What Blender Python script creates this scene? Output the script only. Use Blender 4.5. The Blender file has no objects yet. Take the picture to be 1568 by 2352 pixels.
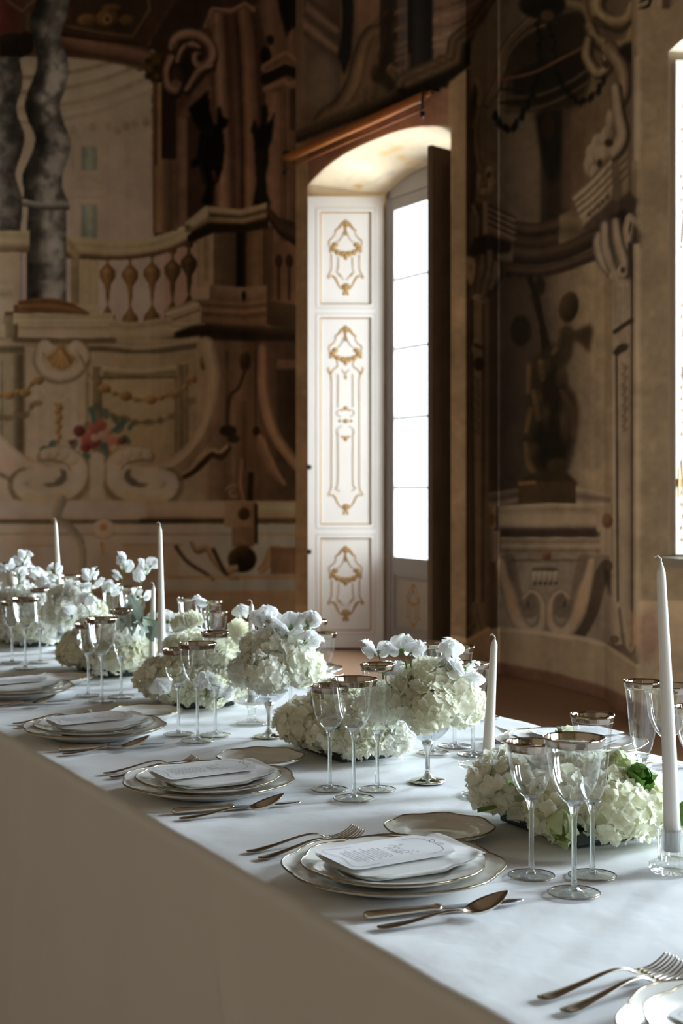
import bpy, bmesh, math, random
import numpy as np
from mathutils import Vector, Matrix

scene = bpy.context.scene
C = scene.collection
# ------------------------------------------------------------------ camera (50 mm lens, level, a little shift)
FOC, CX, HZ = 3267.0, 784.0, 1110.0          # focal length and principal point in pixels of the 1568 x 2352 frame
EYE, TOPZ = 1.322, 0.75                      # eye height, table height
cam = bpy.data.cameras.new('camera'); cam_o = bpy.data.objects.new('camera', cam); C.objects.link(cam_o)
cam_o.location = (0, 0, EYE); cam_o.rotation_euler = (math.pi / 2, 0, 0)
cam.sensor_fit = 'VERTICAL'; cam.sensor_height = 36.0; cam.lens = FOC / 2352 * 36.0
cam.shift_y = -(1176 - HZ) / 2352
cam.dof.use_dof = True; cam.dof.focus_distance = 2.42; cam.dof.aperture_fstop = 7.0
cam.clip_end = 100
scene.camera = cam_o
# room axes: u runs along the table (away from the eye), n towards the window wall
DU, DN = (-.478, .878), (.878, .478)
RZ = math.atan2(DN[1], DN[0])


def UN(u, n, z=0.):
    return Vector((DU[0] * u + DN[0] * n, DU[1] * u + DN[1] * n, z))


# ------------------------------------------------------------------ sky and daylight
world = bpy.data.worlds.new('overcast_sky'); scene.world = world; world.use_nodes = True
bg = world.node_tree.nodes['Background']; bg.inputs[0].default_value = (.86, .93, 1, 1); bg.inputs[1].default_value = 2.2


def daylight(name, u, n, z, w, h, power, col=(.76, .88, 1.0), s=-1):
    l = bpy.data.lights.new(name, 'AREA'); l.shape = 'RECTANGLE'; l.size = w; l.size_y = h; l.energy = power; l.color = col
    o = bpy.data.objects.new(name, l); C.objects.link(o)
    o.location = UN(u, n, z)
    o.rotation_euler = Vector((s * DN[0], s * DN[1], -.0)).to_track_quat('-Z', 'Y').to_euler()
    return o


# the glazed door in the picture, and the windows of that same wall beyond the picture's edge (the first one's shutter is in view)
daylight('daylight_door', 9.04, 6.35, 2.05, 1.5, 3.1, 230, (.92, .96, 1.0))
daylight('window_right_far_offscreen', 4.72, 6.35, 2.4, 1.6, 2.9, 800)
daylight('window_right_middle_offscreen', .95, 6.35, 2.4, 1.6, 2.9, 800)
daylight('window_right_near_offscreen', -2.6, 6.35, 2.4, 1.6, 2.9, 800)
scene.view_settings.view_transform = 'Standard'; scene.view_settings.look = 'None'
scene.view_settings.gamma = 1.0; scene.view_settings.use_curve_mapping = False
scene.view_settings.exposure = 0.5
cy = scene.cycles
cy.max_bounces = 10; cy.diffuse_bounces = 5; cy.glossy_bounces = 5; cy.transmission_bounces = 10; cy.transparent_max_bounces = 32
cy.caustics_reflective = False; cy.caustics_refractive = False; cy.sample_clamp_indirect = 6.0
try:
    cy.use_denoising = True
except Exception:
    pass


# ------------------------------------------------------------------ helpers
def tpt(px, py, z=0.):
    """point at height z above the table top that the photograph shows at px, py"""
    y = (EYE - TOPZ - z) * FOC / (py - HZ)
    return Vector(((px - CX) * y / FOC, y, TOPZ + z))


def pix(X, Y, Z):
    return CX + FOC * X / Y, HZ - FOC * (Z - EYE) / Y


def me_obj(name, verts, faces, mat, parent=None, smooth=True, link=True):
    me = bpy.data.meshes.new(name)
    me.from_pydata([tuple(v) for v in verts], [], [tuple(f) for f in faces])
    if smooth:
        me.polygons.foreach_set('use_smooth', [True] * len(me.polygons))
    me.update()
    if mat is not None:
        me.materials.append(mat)
    o = bpy.data.objects.new(name, me)
    if link:
        C.objects.link(o)
    if parent is not None:
        o.parent = parent
    return o


def share(name, src, parent, loc=None, rot=None, scl=None):
    o = bpy.data.objects.new(name, src.data if hasattr(src, 'data') else src); C.objects.link(o); o.parent = parent
    if loc is not None: o.location = loc
    if rot is not None: o.rotation_euler = rot
    if scl is not None: o.scale = scl
    return o


def tag(o, label=None, cat=None, group=None, kind=None):
    if label: o['label'] = label
    if cat: o['category'] = cat
    if group: o['group'] = group
    if kind: o['kind'] = kind
    return o


def thing(name, label, cat, loc=(0, 0, 0), rz=0., group=None, kind=None):
    o = bpy.data.objects.new(name, None); C.objects.link(o)
    o.location = loc; o.rotation_euler = (0, 0, rz); o.empty_display_size = .05
    return tag(o, label, cat, group, kind)


def copy_tree(o, parent=None):
    c = o.copy(); C.objects.link(c); c.parent = parent
    for ch in o.children:
        copy_tree(ch, c)
    return c


def box_vf(x0, x1, y0, y1, z0, z1, b=0.):
    if b <= 0:
        v = [(x, y, z) for x in (x0, x1) for y in (y0, y1) for z in (z0, z1)]
        return v, [(0, 1, 3, 2), (4, 6, 7, 5), (0, 4, 5, 1), (2, 3, 7, 6), (0, 2, 6, 4), (1, 5, 7, 3)]
    bm = bmesh.new()
    bmesh.ops.create_cube(bm, size=1)
    for v in bm.verts:
        v.co = Vector(((x0 + x1) / 2 + v.co.x * (x1 - x0), (y0 + y1) / 2 + v.co.y * (y1 - y0), (z0 + z1) / 2 + v.co.z * (z1 - z0)))
    bmesh.ops.bevel(bm, geom=bm.edges[:], offset=b, segments=2, profile=.5, affect='EDGES')
    v = [tuple(q.co) for q in bm.verts]; f = [[q.index for q in p.verts] for p in bm.faces]
    bm.free()
    return v, f


def box(name, x0, x1, y0, y1, z0, z1, mat, parent=None, b=0., smooth=False):
    v, f = box_vf(x0, x1, y0, y1, z0, z1, b)
    return me_obj(name, v, f, mat, parent, smooth)


def lathe_vf(prof, seg=48, mod=None, close=False):
    """prof: (r, z) list; mod(theta, r, z, i) -> (r, z)"""
    v, f = [], []
    n = len(prof)
    for j in range(seg):
        th = 2 * math.pi * j / seg
        for i, (r, z) in enumerate(prof):
            rr, zz = mod(th, r, z, i) if mod else (r, z)
            v.append((rr * math.cos(th), rr * math.sin(th), zz))
    for j in range(seg):
        k = (j + 1) % seg
        for i in range(n - 1):
            f.append((j * n + i, k * n + i, k * n + i + 1, j * n + i + 1))
        if close:
            f.append((j * n + n - 1, k * n + n - 1, k * n, j * n))
    return v, f


def lathe(name, prof, mat, parent=None, seg=48, mod=None, close=False, smooth=True):
    v, f = lathe_vf(prof, seg, mod, close)
    return me_obj(name, v, f, mat, parent, smooth)


def tube_vf(pts, rad, seg=8, closed=False, cap=True):
    P = [Vector(p) for p in pts]
    R = rad if isinstance(rad, (list, tuple, np.ndarray)) else [rad] * len(P)
    v, f = [], []
    up = None
    n = len(P)
    for i in range(n):
        a = P[(i - 1) % n] if (closed or i > 0) else P[i]
        b = P[(i + 1) % n] if (closed or i < n - 1) else P[i]
        t = (b - a).normalized()
        if up is None:
            up = t.orthogonal().normalized()
        up = (up - t * up.dot(t))
        up = up.normalized() if up.length > 1e-6 else t.orthogonal().normalized()
        w = t.cross(up)
        for k in range(seg):
            th = 2 * math.pi * k / seg
            v.append(P[i] + (up * math.cos(th) + w * math.sin(th)) * R[i])
    m = n if closed else n - 1
    for i in range(m):
        j = (i + 1) % n
        for k in range(seg):
            l = (k + 1) % seg
            f.append((i * seg + k, i * seg + l, j * seg + l, j * seg + k))
    if cap and not closed:
        f.append(tuple(range(seg - 1, -1, -1))); f.append(tuple((n - 1) * seg + k for k in range(seg)))
    return [tuple(q) for q in v], f


def tube(name, pts, rad, mat, parent=None, seg=8, closed=False):
    v, f = tube_vf(pts, rad, seg, closed)
    return me_obj(name, v, f, mat, parent, True)


def merge(*vfs):
    V, F = [], []
    for v, f in vfs:
        o = len(V); V += list(v); F += [tuple(i + o for i in q) for q in f]
    return V, F


# ------------------------------------------------------------------ materials
def mat_new(name):
    m = bpy.data.materials.new(name); m.use_nodes = True
    nt = m.node_tree
    return m, nt, nt.nodes, nt.links, nt.nodes['Principled BSDF']


def pbr(name, col, rough=.5, metal=0., spec=.5, bump=None, vary=None, **kw):
    m, nt, N, L, b = mat_new(name)
    b.inputs['Base Color'].default_value = (*col, 1); b.inputs['Roughness'].default_value = rough
    b.inputs['Metallic'].default_value = metal; b.inputs['Specular IOR Level'].default_value = spec
    for k, v in kw.items():
        b.inputs[k].default_value = v
    if vary or bump:
        tc = N.new('ShaderNodeTexCoord')
    if vary:
        sc, amt = vary
        nz = N.new('ShaderNodeTexNoise'); nz.inputs['Scale'].default_value = sc; nz.inputs['Detail'].default_value = 5
        L.new(tc.outputs['Object'], nz.inputs['Vector'])
        mx = N.new('ShaderNodeMix'); mx.data_type = 'RGBA'
        mx.inputs[6].default_value = tuple(c * (1 - amt) for c in col) + (1,); mx.inputs[7].default_value = tuple(min(1, c * (1 + amt)) for c in col) + (1,)
        L.new(nz.outputs[0], mx.inputs[0]); L.new(mx.outputs[2], b.inputs['Base Color'])
    if bump:
        sc, st = bump
        nb = N.new('ShaderNodeTexNoise'); nb.inputs['Scale'].default_value = sc; nb.inputs['Detail'].default_value = 4
        L.new(tc.outputs['Object'], nb.inputs['Vector'])
        bp = N.new('ShaderNodeBump'); bp.inputs['Strength'].default_value = st; bp.inputs['Distance'].default_value = .01
        L.new(nb.outputs[0], bp.inputs['Height']); L.new(bp.outputs[0], b.inputs['Normal'])
    return m


def fresco_mat(name):
    m, nt, N, L, b = mat_new(name)
    a = N.new('ShaderNodeAttribute'); a.attribute_name = 'pigment'
    tc = N.new('ShaderNodeTexCoord'); nz = N.new('ShaderNodeTexNoise'); nz.inputs['Scale'].default_value = 3.5; nz.inputs['Detail'].default_value = 8
    L.new(tc.outputs['Object'], nz.inputs['Vector'])
    mr = N.new('ShaderNodeMapRange'); mr.inputs[1].default_value = .3; mr.inputs[2].default_value = .7; mr.inputs[3].default_value = .88; mr.inputs[4].default_value = 1.12
    L.new(nz.outputs[0], mr.inputs[0])
    mx = N.new('ShaderNodeVectorMath'); mx.operation = 'SCALE'
    L.new(a.outputs['Color'], mx.inputs[0]); L.new(mr.outputs[0], mx.inputs['Scale'])
    L.new(mx.outputs[0], b.inputs['Base Color'])
    b.inputs['Roughness'].default_value = .85; b.inputs['Specular IOR Level'].default_value = .15
    return m


def petal_mat(name, c0, c1, trans=.35):
    m, nt, N, L, b = mat_new(name)
    out = N['Material Output']
    oi = N.new('ShaderNodeObjectInfo')
    tc = N.new('ShaderNodeTexCoord'); nz = N.new('ShaderNodeTexNoise'); nz.inputs['Scale'].default_value = 26; L.new(tc.outputs['Object'], nz.inputs['Vector'])
    ad = N.new('ShaderNodeMath'); ad.operation = 'ADD'; L.new(oi.outputs['Random'], ad.inputs[0]); L.new(nz.outputs[0], ad.inputs[1])
    mr = N.new('ShaderNodeMapRange'); mr.inputs[1].default_value = .4; mr.inputs[2].default_value = 1.4; L.new(ad.outputs[0], mr.inputs[0])
    mx = N.new('ShaderNodeMix'); mx.data_type = 'RGBA'; mx.inputs[6].default_value = (*c0, 1); mx.inputs[7].default_value = (*c1, 1); L.new(mr.outputs[0], mx.inputs[0])
    tr = N.new('ShaderNodeBsdfTranslucent'); ms = N.new('ShaderNodeMixShader'); ms.inputs[0].default_value = trans
    L.new(mx.outputs[2], b.inputs['Base Color']); L.new(mx.outputs[2], tr.inputs[0])
    b.inputs['Roughness'].default_value = .6; b.inputs['Specular IOR Level'].default_value = .2
    L.new(b.outputs[0], ms.inputs[1]); L.new(tr.outputs[0], ms.inputs[2]); L.new(ms.outputs[0], out.inputs[0])
    return m


def thin_glass(name, tint=(.97, .985, .98), boost=1.0):
    """blown or sheet glass a couple of millimetres thick: sees through, mirrors at grazing angles"""
    m, nt, N, L, b = mat_new(name)
    out = N['Material Output']; N.remove(b)
    t = N.new('ShaderNodeBsdfTransparent'); t.inputs[0].default_value = (*tint, 1)
    g = N.new('ShaderNodeBsdfGlossy'); g.inputs['Roughness'].default_value = .02; g.inputs[0].default_value = (1, 1, 1, 1)
    lw = N.new('ShaderNodeLayerWeight'); lw.inputs[0].default_value = .5
    pw = N.new('ShaderNodeMath'); pw.operation = 'POWER'; pw.inputs[1].default_value = 4.0; L.new(lw.outputs['Facing'], pw.inputs[0])
    mu = N.new('ShaderNodeMath'); mu.operation = 'MULTIPLY_ADD'; mu.inputs[1].default_value = .9; mu.inputs[2].default_value = .045 * boost; mu.use_clamp = True
    ms = N.new('ShaderNodeMixShader')
    L.new(pw.outputs[0], mu.inputs[0]); L.new(mu.outputs[0], ms.inputs[0]); L.new(t.outputs[0], ms.inputs[1]); L.new(g.outputs[0], ms.inputs[2]); L.new(ms.outputs[0], out.inputs[0])
    return m


def solid_glass(name, col=(.985, .992, .99), boost=2.8, refr=.16):
    """pressed or drawn crystal: mostly clear, bright edges, a share of true refraction"""
    m = thin_glass(name, col, boost)
    nt = m.node_tree; N, L = nt.nodes, nt.links
    out = N['Material Output']; src = out.inputs[0].links[0].from_socket
    g = N.new('ShaderNodeBsdfGlass'); g.inputs['IOR'].default_value = 1.5; g.inputs['Roughness'].default_value = .0; g.inputs[0].default_value = (*col, 1)
    ms = N.new('ShaderNodeMixShader'); ms.inputs[0].default_value = refr
    L.new(src, ms.inputs[1]); L.new(g.outputs[0], ms.inputs[2]); L.new(ms.outputs[0], out.inputs[0])
    return m


M = {}
M['fresco'] = fresco_mat('fresco_plaster')
M['plaster'] = pbr('ochre_plaster', (.34, .26, .175), .9, vary=(2.2, .18))
M['ceiling'] = pbr('painted_ceiling', (.16, .11, .07), .9, vary=(1.5, .3))
M['floor'] = pbr('terracotta_floor', (.38, .225, .135), .55, vary=(1.3, .2), bump=(30, .1))
M['leaf_white'] = pbr('white_lacquer', (.80, .765, .72), .45, vary=(3, .05))
M['frame_grey'] = pbr('grey_painted_wood', (.40, .385, .38), .5, vary=(4, .08))
M['dark_wood'] = pbr('dark_walnut', (.15, .095, .055), .6, vary=(6, .4))
M['gilt'] = pbr('gilding', (.43, .26, .105), .5, metal=.15, vary=(20, .2))
M['roller_wood'] = pbr('orange_varnished_wood', (.42, .14, .035), .42, vary=(5, .25))
M['iron'] = pbr('black_iron', (.03, .027, .024), .5, metal=.5)
M['sheet_glass'] = thin_glass('window_glass')
M['cloth'] = pbr('white_linen', (.77, .78, .79), .9, spec=.15, vary=(9, .02), bump=(7, .45))
M['china'] = pbr('white_porcelain', (.78, .765, .72), .12, spec=.5)
M['rim_gold'] = pbr('antique_gold_line', (.30, .24, .16), .22, metal=.9)
M['platinum'] = pbr('platinum_band', (.40, .335, .27), .12, metal=1.)
M['silver'] = pbr('warm_silver', (.70, .63, .52), .22, metal=1.)
M['steel'] = pbr('blade_steel', (.62, .62, .62), .2, metal=1.)
M['mercury'] = pbr('mercury_silver', (.80, .78, .74), .14, metal=1.)
M['crystal'] = thin_glass('crystal_thin', (.96, .972, .972), 2.0)
M['crystal_solid'] = solid_glass('crystal_solid')
M['crystal_foot'] = thin_glass('crystal_foot', (.985, .992, .99), 3.0)
M['crystal_stem'] = solid_glass('crystal_stem', (.97, .985, .98), 1.5, .7)
M['napkin'] = pbr('white_napkin', (.75, .745, .73), .95, spec=.1, bump=(120, .06))
M['card'] = pbr('white_card', (.77, .77, .775), .8, spec=.2)
M['ink'] = pbr('grey_ink', (.16, .16, .175), .8)
M['wax'] = pbr('ivory_wax', (.80, .765, .71), .45, spec=.4)
M['wick'] = pbr('cotton_wick', (.80, .78, .72), .9)
M['tray'] = pbr('dark_green_tray', (.012, .02, .014), .5)
M['hydrangea'] = petal_mat('hydrangea_petal', (.95, .94, .83), (.92, .92, .76), .46)
M['hydrangea_white'] = petal_mat('white_petal', (.95, .95, .91), (.94, .94, .84), .46)
M['pea'] = petal_mat('sweet_pea_petal', (.95, .95, .95), (.93, .94, .92), .45)
M['dahlia'] = petal_mat('dahlia_petal', (.94, .935, .84), (.91, .91, .75), .4)
M['tulip'] = petal_mat('parrot_tulip_petal', (.10, .22, .035), (.16, .30, .06), .3)
M['tulip_pale'] = petal_mat('pale_tulip_petal', (.62, .70, .38), (.78, .80, .62), .35)
M['green'] = petal_mat('stem_green', (.13, .24, .05), (.20, .32, .09), .15)
M['dusty'] = petal_mat('dusty_leaf', (.24, .29, .23), (.34, .39, .32), .2)
M['vault_cream'] = pbr('cream_vault', (.62, .52, .36), .9, vary=(3, .15))
M['stone'] = pbr('grey_sill_stone', (.26, .22, .16), .7, vary=(5, .15))
M['worn_white'] = pbr('worn_white_wood', (.70, .66, .58), .6, vary=(12, .12), bump=(18, .25))
M['carve'] = pbr('worn_carving', (.46, .36, .26), .7, vary=(16, .3))
# ------------------------------------------------------------------ fresco painter (pigment on plaster)
import numpy as np
CS = 0.5                                     # canvas cells per cartoon unit


def spl(pts, n=10):
    P = np.array(pts, float)
    if len(P) < 3:
        return P
    Q = np.vstack([2 * P[0] - P[1], P, 2 * P[-1] - P[-2]])
    out = []
    t = np.linspace(0, 1, n, endpoint=False)[:, None]
    for i in range(1, len(Q) - 2):
        a, b, c, d = Q[i - 1], Q[i], Q[i + 1], Q[i + 2]
        out.append(.5 * (2 * b + (c - a) * t + (2 * a - 5 * b + 4 * c - d) * t * t + (3 * b - a - 3 * c + d) * t ** 3))
    out.append(P[-1:])
    return np.vstack(out)


def boxblur(m, r):
    r = int(round(r))
    if r < 1:
        return m
    for ax in (0, 1):
        pad = [(0, 0)] * m.ndim
        pad[ax] = (r + 1, r)
        c = np.cumsum(np.pad(m, pad, mode='edge'), axis=ax)
        k = 2 * r + 1
        m = (np.take(c, range(k, c.shape[ax]), axis=ax) - np.take(c, range(0, c.shape[ax] - k), axis=ax)) / k
    return m


class Fresco:
    def __init__(self, x0, y0, x1, y1, base, seed=1):
        self.x0, self.y0 = x0, y0
        self.W, self.H = int((x1 - x0) * CS), int((y1 - y0) * CS)
        self.img = np.ones((self.H, self.W, 3)) * (np.array(base) / 255.)
        self.rng = np.random.default_rng(seed)

    def box(self, lo, hi, pad):
        a = max(0, int((lo[0] - pad - self.x0) * CS)); b = min(self.W, int((hi[0] + pad - self.x0) * CS) + 2)
        c = max(0, int((lo[1] - pad - self.y0) * CS)); d = min(self.H, int((hi[1] + pad - self.y0) * CS) + 2)
        if a >= b or c >= d:
            return None
        X, Y = np.meshgrid((np.arange(a, b) + .5) / CS + self.x0, (np.arange(c, d) + .5) / CS + self.y0)
        return a, b, c, d, X, Y

    def put(self, bx, m, col):
        a, b, c, d = bx[:4]
        col = np.asarray(col, float) / 255.
        s = self.img[c:d, a:b]
        m = np.clip(m, 0, 1)[..., None]
        self.img[c:d, a:b] = s * (1 - m) + col * m

    def inside(self, pts, X, Y):
        P = np.asarray(pts, float)
        m = np.zeros(X.shape, bool)
        x1, y1 = P[-1]
        for x2, y2 in P:
            if y1 != y2:
                m ^= ((y1 > Y) != (y2 > Y)) & (X < (x2 - x1) * (Y - y1) / (y2 - y1) + x1)
            x1, y1 = x2, y2
        return m.astype(float)

    def poly(self, pts, col, f=2, a=1., s=0):
        if s:
            P = spl(list(pts) + [pts[0]], 8)
        else:
            P = np.asarray(pts, float)
        bx = self.box(P.min(0), P.max(0), f * 2 + 4)
        if bx is None:
            return
        m = self.inside(P, bx[4], bx[5])
        m = boxblur(boxblur(m, f * CS * .6), f * CS * .6)
        self.put(bx, m * a, col)

    def grad(self, pts, p0, p1, cols, f=2, a=1., s=0):
        P = spl(list(pts) + [pts[0]], 8) if s else np.asarray(pts, float)
        bx = self.box(P.min(0), P.max(0), f * 2 + 4)
        if bx is None:
            return
        m = self.inside(P, bx[4], bx[5])
        m = boxblur(boxblur(m, f * CS * .6), f * CS * .6)
        v = np.array(p1, float) - np.array(p0, float)
        t = ((bx[4] - p0[0]) * v[0] + (bx[5] - p0[1]) * v[1]) / (v @ v)
        self.put(bx, m * a, self.ramp(t, cols))

    @staticmethod
    def ramp(t, cols):
        k = np.linspace(0, 1, len(cols))
        C = np.array(cols, float)
        return np.stack([np.interp(t, k, C[:, i]) for i in range(3)], -1)

    def stroke(self, pts, w, cols, f=1.5, a=1., s=1):
        """cols: one colour, or a list running across the stroke from its left hand to its right hand side"""
        P = spl(pts, 8) if s and len(pts) > 2 else np.asarray(pts, float)
        ws = np.interp(np.linspace(0, 1, len(P)), np.linspace(0, 1, len(np.atleast_1d(w))), np.atleast_1d(w)) / 2.
        bx = self.box(P.min(0), P.max(0), ws.max() + f * 2 + 3)
        if bx is None:
            return
        X, Y = bx[4], bx[5]
        best = np.full(X.shape, 9.)
        sd = np.zeros(X.shape)
        for i in range(len(P) - 1):
            d = P[i + 1] - P[i]
            L = d @ d
            if L < 1e-6:
                continue
            t = np.clip(((X - P[i][0]) * d[0] + (Y - P[i][1]) * d[1]) / L, 0, 1)
            ex, ey = X - P[i][0] - t * d[0], Y - P[i][1] - t * d[1]
            wd = np.maximum(ws[i] + (ws[i + 1] - ws[i]) * t, .4)
            q = np.sqrt(ex * ex + ey * ey)
            r = np.where(q < wd, q / wd, 1 + (q - wd) / max(f, .5))
            sg = np.sign(d[0] * ey - d[1] * ex)
            k = r < best
            best = np.where(k, r, best)
            sd = np.where(k, sg * np.minimum(r, 1), sd)
        m = np.clip(2 - best, 0, 1)
        cols = [cols] if np.ndim(cols) == 1 else cols
        c = self.ramp((sd + 1) / 2, cols) if len(cols) > 1 else np.array(cols[0], float)
        self.put(bx, m * a, c)

    def hband(self, top, bot, cols, f=2, a=1., s=1):
        """band between two left-to-right curves, colours from top to bottom"""
        T, B = (spl(top), spl(bot)) if s else (np.array(top, float), np.array(bot, float))
        lo = np.minimum(T.min(0), B.min(0)); hi = np.maximum(T.max(0), B.max(0))
        bx = self.box(lo, hi, f * 2)
        if bx is None:
            return
        X, Y = bx[4], bx[5]
        yt, yb = np.interp(X, T[:, 0], T[:, 1]), np.interp(X, B[:, 0], B[:, 1])
        t = (Y - yt) / np.maximum(yb - yt, .5)
        e = lambda v: np.clip(v / f + .5, 0, 1)
        m = e(Y - yt) * e(yb - Y) * e(X - lo[0]) * e(hi[0] - X)
        self.put(bx, m * a, self.ramp(np.clip(t, 0, 1), cols))

    def vband(self, lef, rig, cols, f=2, a=1., s=1, mott=0):
        """band between two top-to-bottom curves, colours from left to right"""
        L, R = (spl(lef), spl(rig)) if s else (np.array(lef, float), np.array(rig, float))
        lo = np.minimum(L.min(0), R.min(0)); hi = np.maximum(L.max(0), R.max(0))
        bx = self.box(lo, hi, f * 2)
        if bx is None:
            return
        X, Y = bx[4], bx[5]
        xl, xr = np.interp(Y, L[:, 1], L[:, 0]), np.interp(Y, R[:, 1], R[:, 0])
        t = (X - xl) / np.maximum(xr - xl, .5)
        e = lambda v: np.clip(v / f + .5, 0, 1)
        m = e(X - xl) * e(xr - X) * e(Y - lo[1]) * e(hi[1] - Y)
        c = self.ramp(np.clip(t, 0, 1), cols)
        if mott:
            c = c * (1 + mott * np.tanh(1.8 * self.noise(X.shape, 24, 4)))[..., None]
        self.put(bx, m * a, c)

    def rect(self, x0, y0, x1, y1, cols, f=2, a=1., ax=0):
        """upright rectangle, colours left to right (ax 0) or top to bottom (ax 1)"""
        cols = [cols] if np.ndim(cols) == 1 else cols
        if ax == 0:
            self.vband([(x0, y0), (x0, y1)], [(x1, y0), (x1, y1)], cols * 2 if len(cols) == 1 else cols, f, a, 0)
        else:
            self.hband([(x0, y0), (x1, y0)], [(x0, y1), (x1, y1)], cols * 2 if len(cols) == 1 else cols, f, a, 0)

    def ell(self, cx, cy, rx, ry, col, f=2, a=1., rot=0, hi=None, lo=None):
        r = max(rx, ry)
        bx = self.box((cx - r, cy - r), (cx + r, cy + r), f * 2)
        if bx is None:
            return
        c, s = math.cos(math.radians(rot)), math.sin(math.radians(rot))
        dx, dy = bx[4] - cx, bx[5] - cy
        u, v = (dx * c + dy * s) / rx, (-dx * s + dy * c) / ry
        q = np.sqrt(u * u + v * v)
        m = np.clip((1 - q) * min(rx, ry) / f + .5, 0, 1)
        colr = np.array(col, float)
        if hi is not None:
            t = np.clip(.5 - (dx / rx * .5 + dy / ry * .5) * .6, 0, 1)
            colr = self.ramp(t, [lo or col, col, hi])
        self.put(bx, m * a, colr)

    def noise(self, shape, cell, octs=3):
        out = np.zeros(shape)
        amp, tot = 1., 0
        for o in range(octs):
            c = max(1., cell * CS / 2 ** o)
            gh, gw = int(shape[0] / c) + 3, int(shape[1] / c) + 3
            g = self.rng.standard_normal((gh, gw))
            yy, xx = np.arange(shape[0]) / c, np.arange(shape[1]) / c
            yi, xi = yy.astype(int), xx.astype(int)
            fy, fx = yy - yi, xx - xi
            fy, fx = (fy * fy * (3 - 2 * fy))[:, None], (fx * fx * (3 - 2 * fx))[None]
            out += amp * ((g[yi][:, xi] * (1 - fx) + g[yi][:, xi + 1] * fx) * (1 - fy) + (g[yi + 1][:, xi] * (1 - fx) + g[yi + 1][:, xi + 1] * fx) * fy)
            tot += amp
            amp *= .55
        return out / tot

    def scroll(self, cx, cy, r0, r1, a0, a1, w, cols, n=26, sx=1., f=1.5):
        t = np.linspace(0, 1, n)
        r = r0 + (r1 - r0) * t
        a = np.radians(a0 + (a1 - a0) * t)
        self.stroke(np.stack([cx + sx * r * np.cos(a), cy + r * np.sin(a)], 1), w, cols, f, s=0)

    def weather(self, amt=.06):
        n = self.noise(self.img.shape[:2], 90, 5)
        st = self.noise((self.H, self.W), 14, 2)
        st = boxblur(st, 0)
        v = boxblur(self.noise((8, self.W), 10, 2), 0)
        v = np.repeat(v[3:4], self.H, 0)
        self.img = np.clip(self.img * (1 + amt * n + amt * .5 * st + amt * .3 * v)[..., None], .012, 1)

    def sample(self, px, py):
        """pigment (linear) at cartoon coordinates, mirrored beyond the cartoon's edge"""
        x = (np.asarray(px) - self.x0) * CS - .5
        y = (np.asarray(py) - self.y0) * CS - .5
        x = np.abs(x); x = (self.W - 1) - np.abs((self.W - 1) - np.mod(x, 2 * (self.W - 1)))
        y = np.abs(y); y = (self.H - 1) - np.abs((self.H - 1) - np.mod(y, 2 * (self.H - 1)))
        xi, yi = np.clip(x.astype(int), 0, self.W - 2), np.clip(y.astype(int), 0, self.H - 2)
        fx, fy = (x - xi)[..., None], (y - yi)[..., None]
        I = self.img
        c = (I[yi, xi] * (1 - fx) + I[yi, xi + 1] * fx) * (1 - fy) + (I[yi + 1, xi] * (1 - fx) + I[yi + 1, xi + 1] * fx) * fy
        return np.where(c <= .04045, c / 12.92, ((c + .055) / 1.055) ** 2.4)
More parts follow.
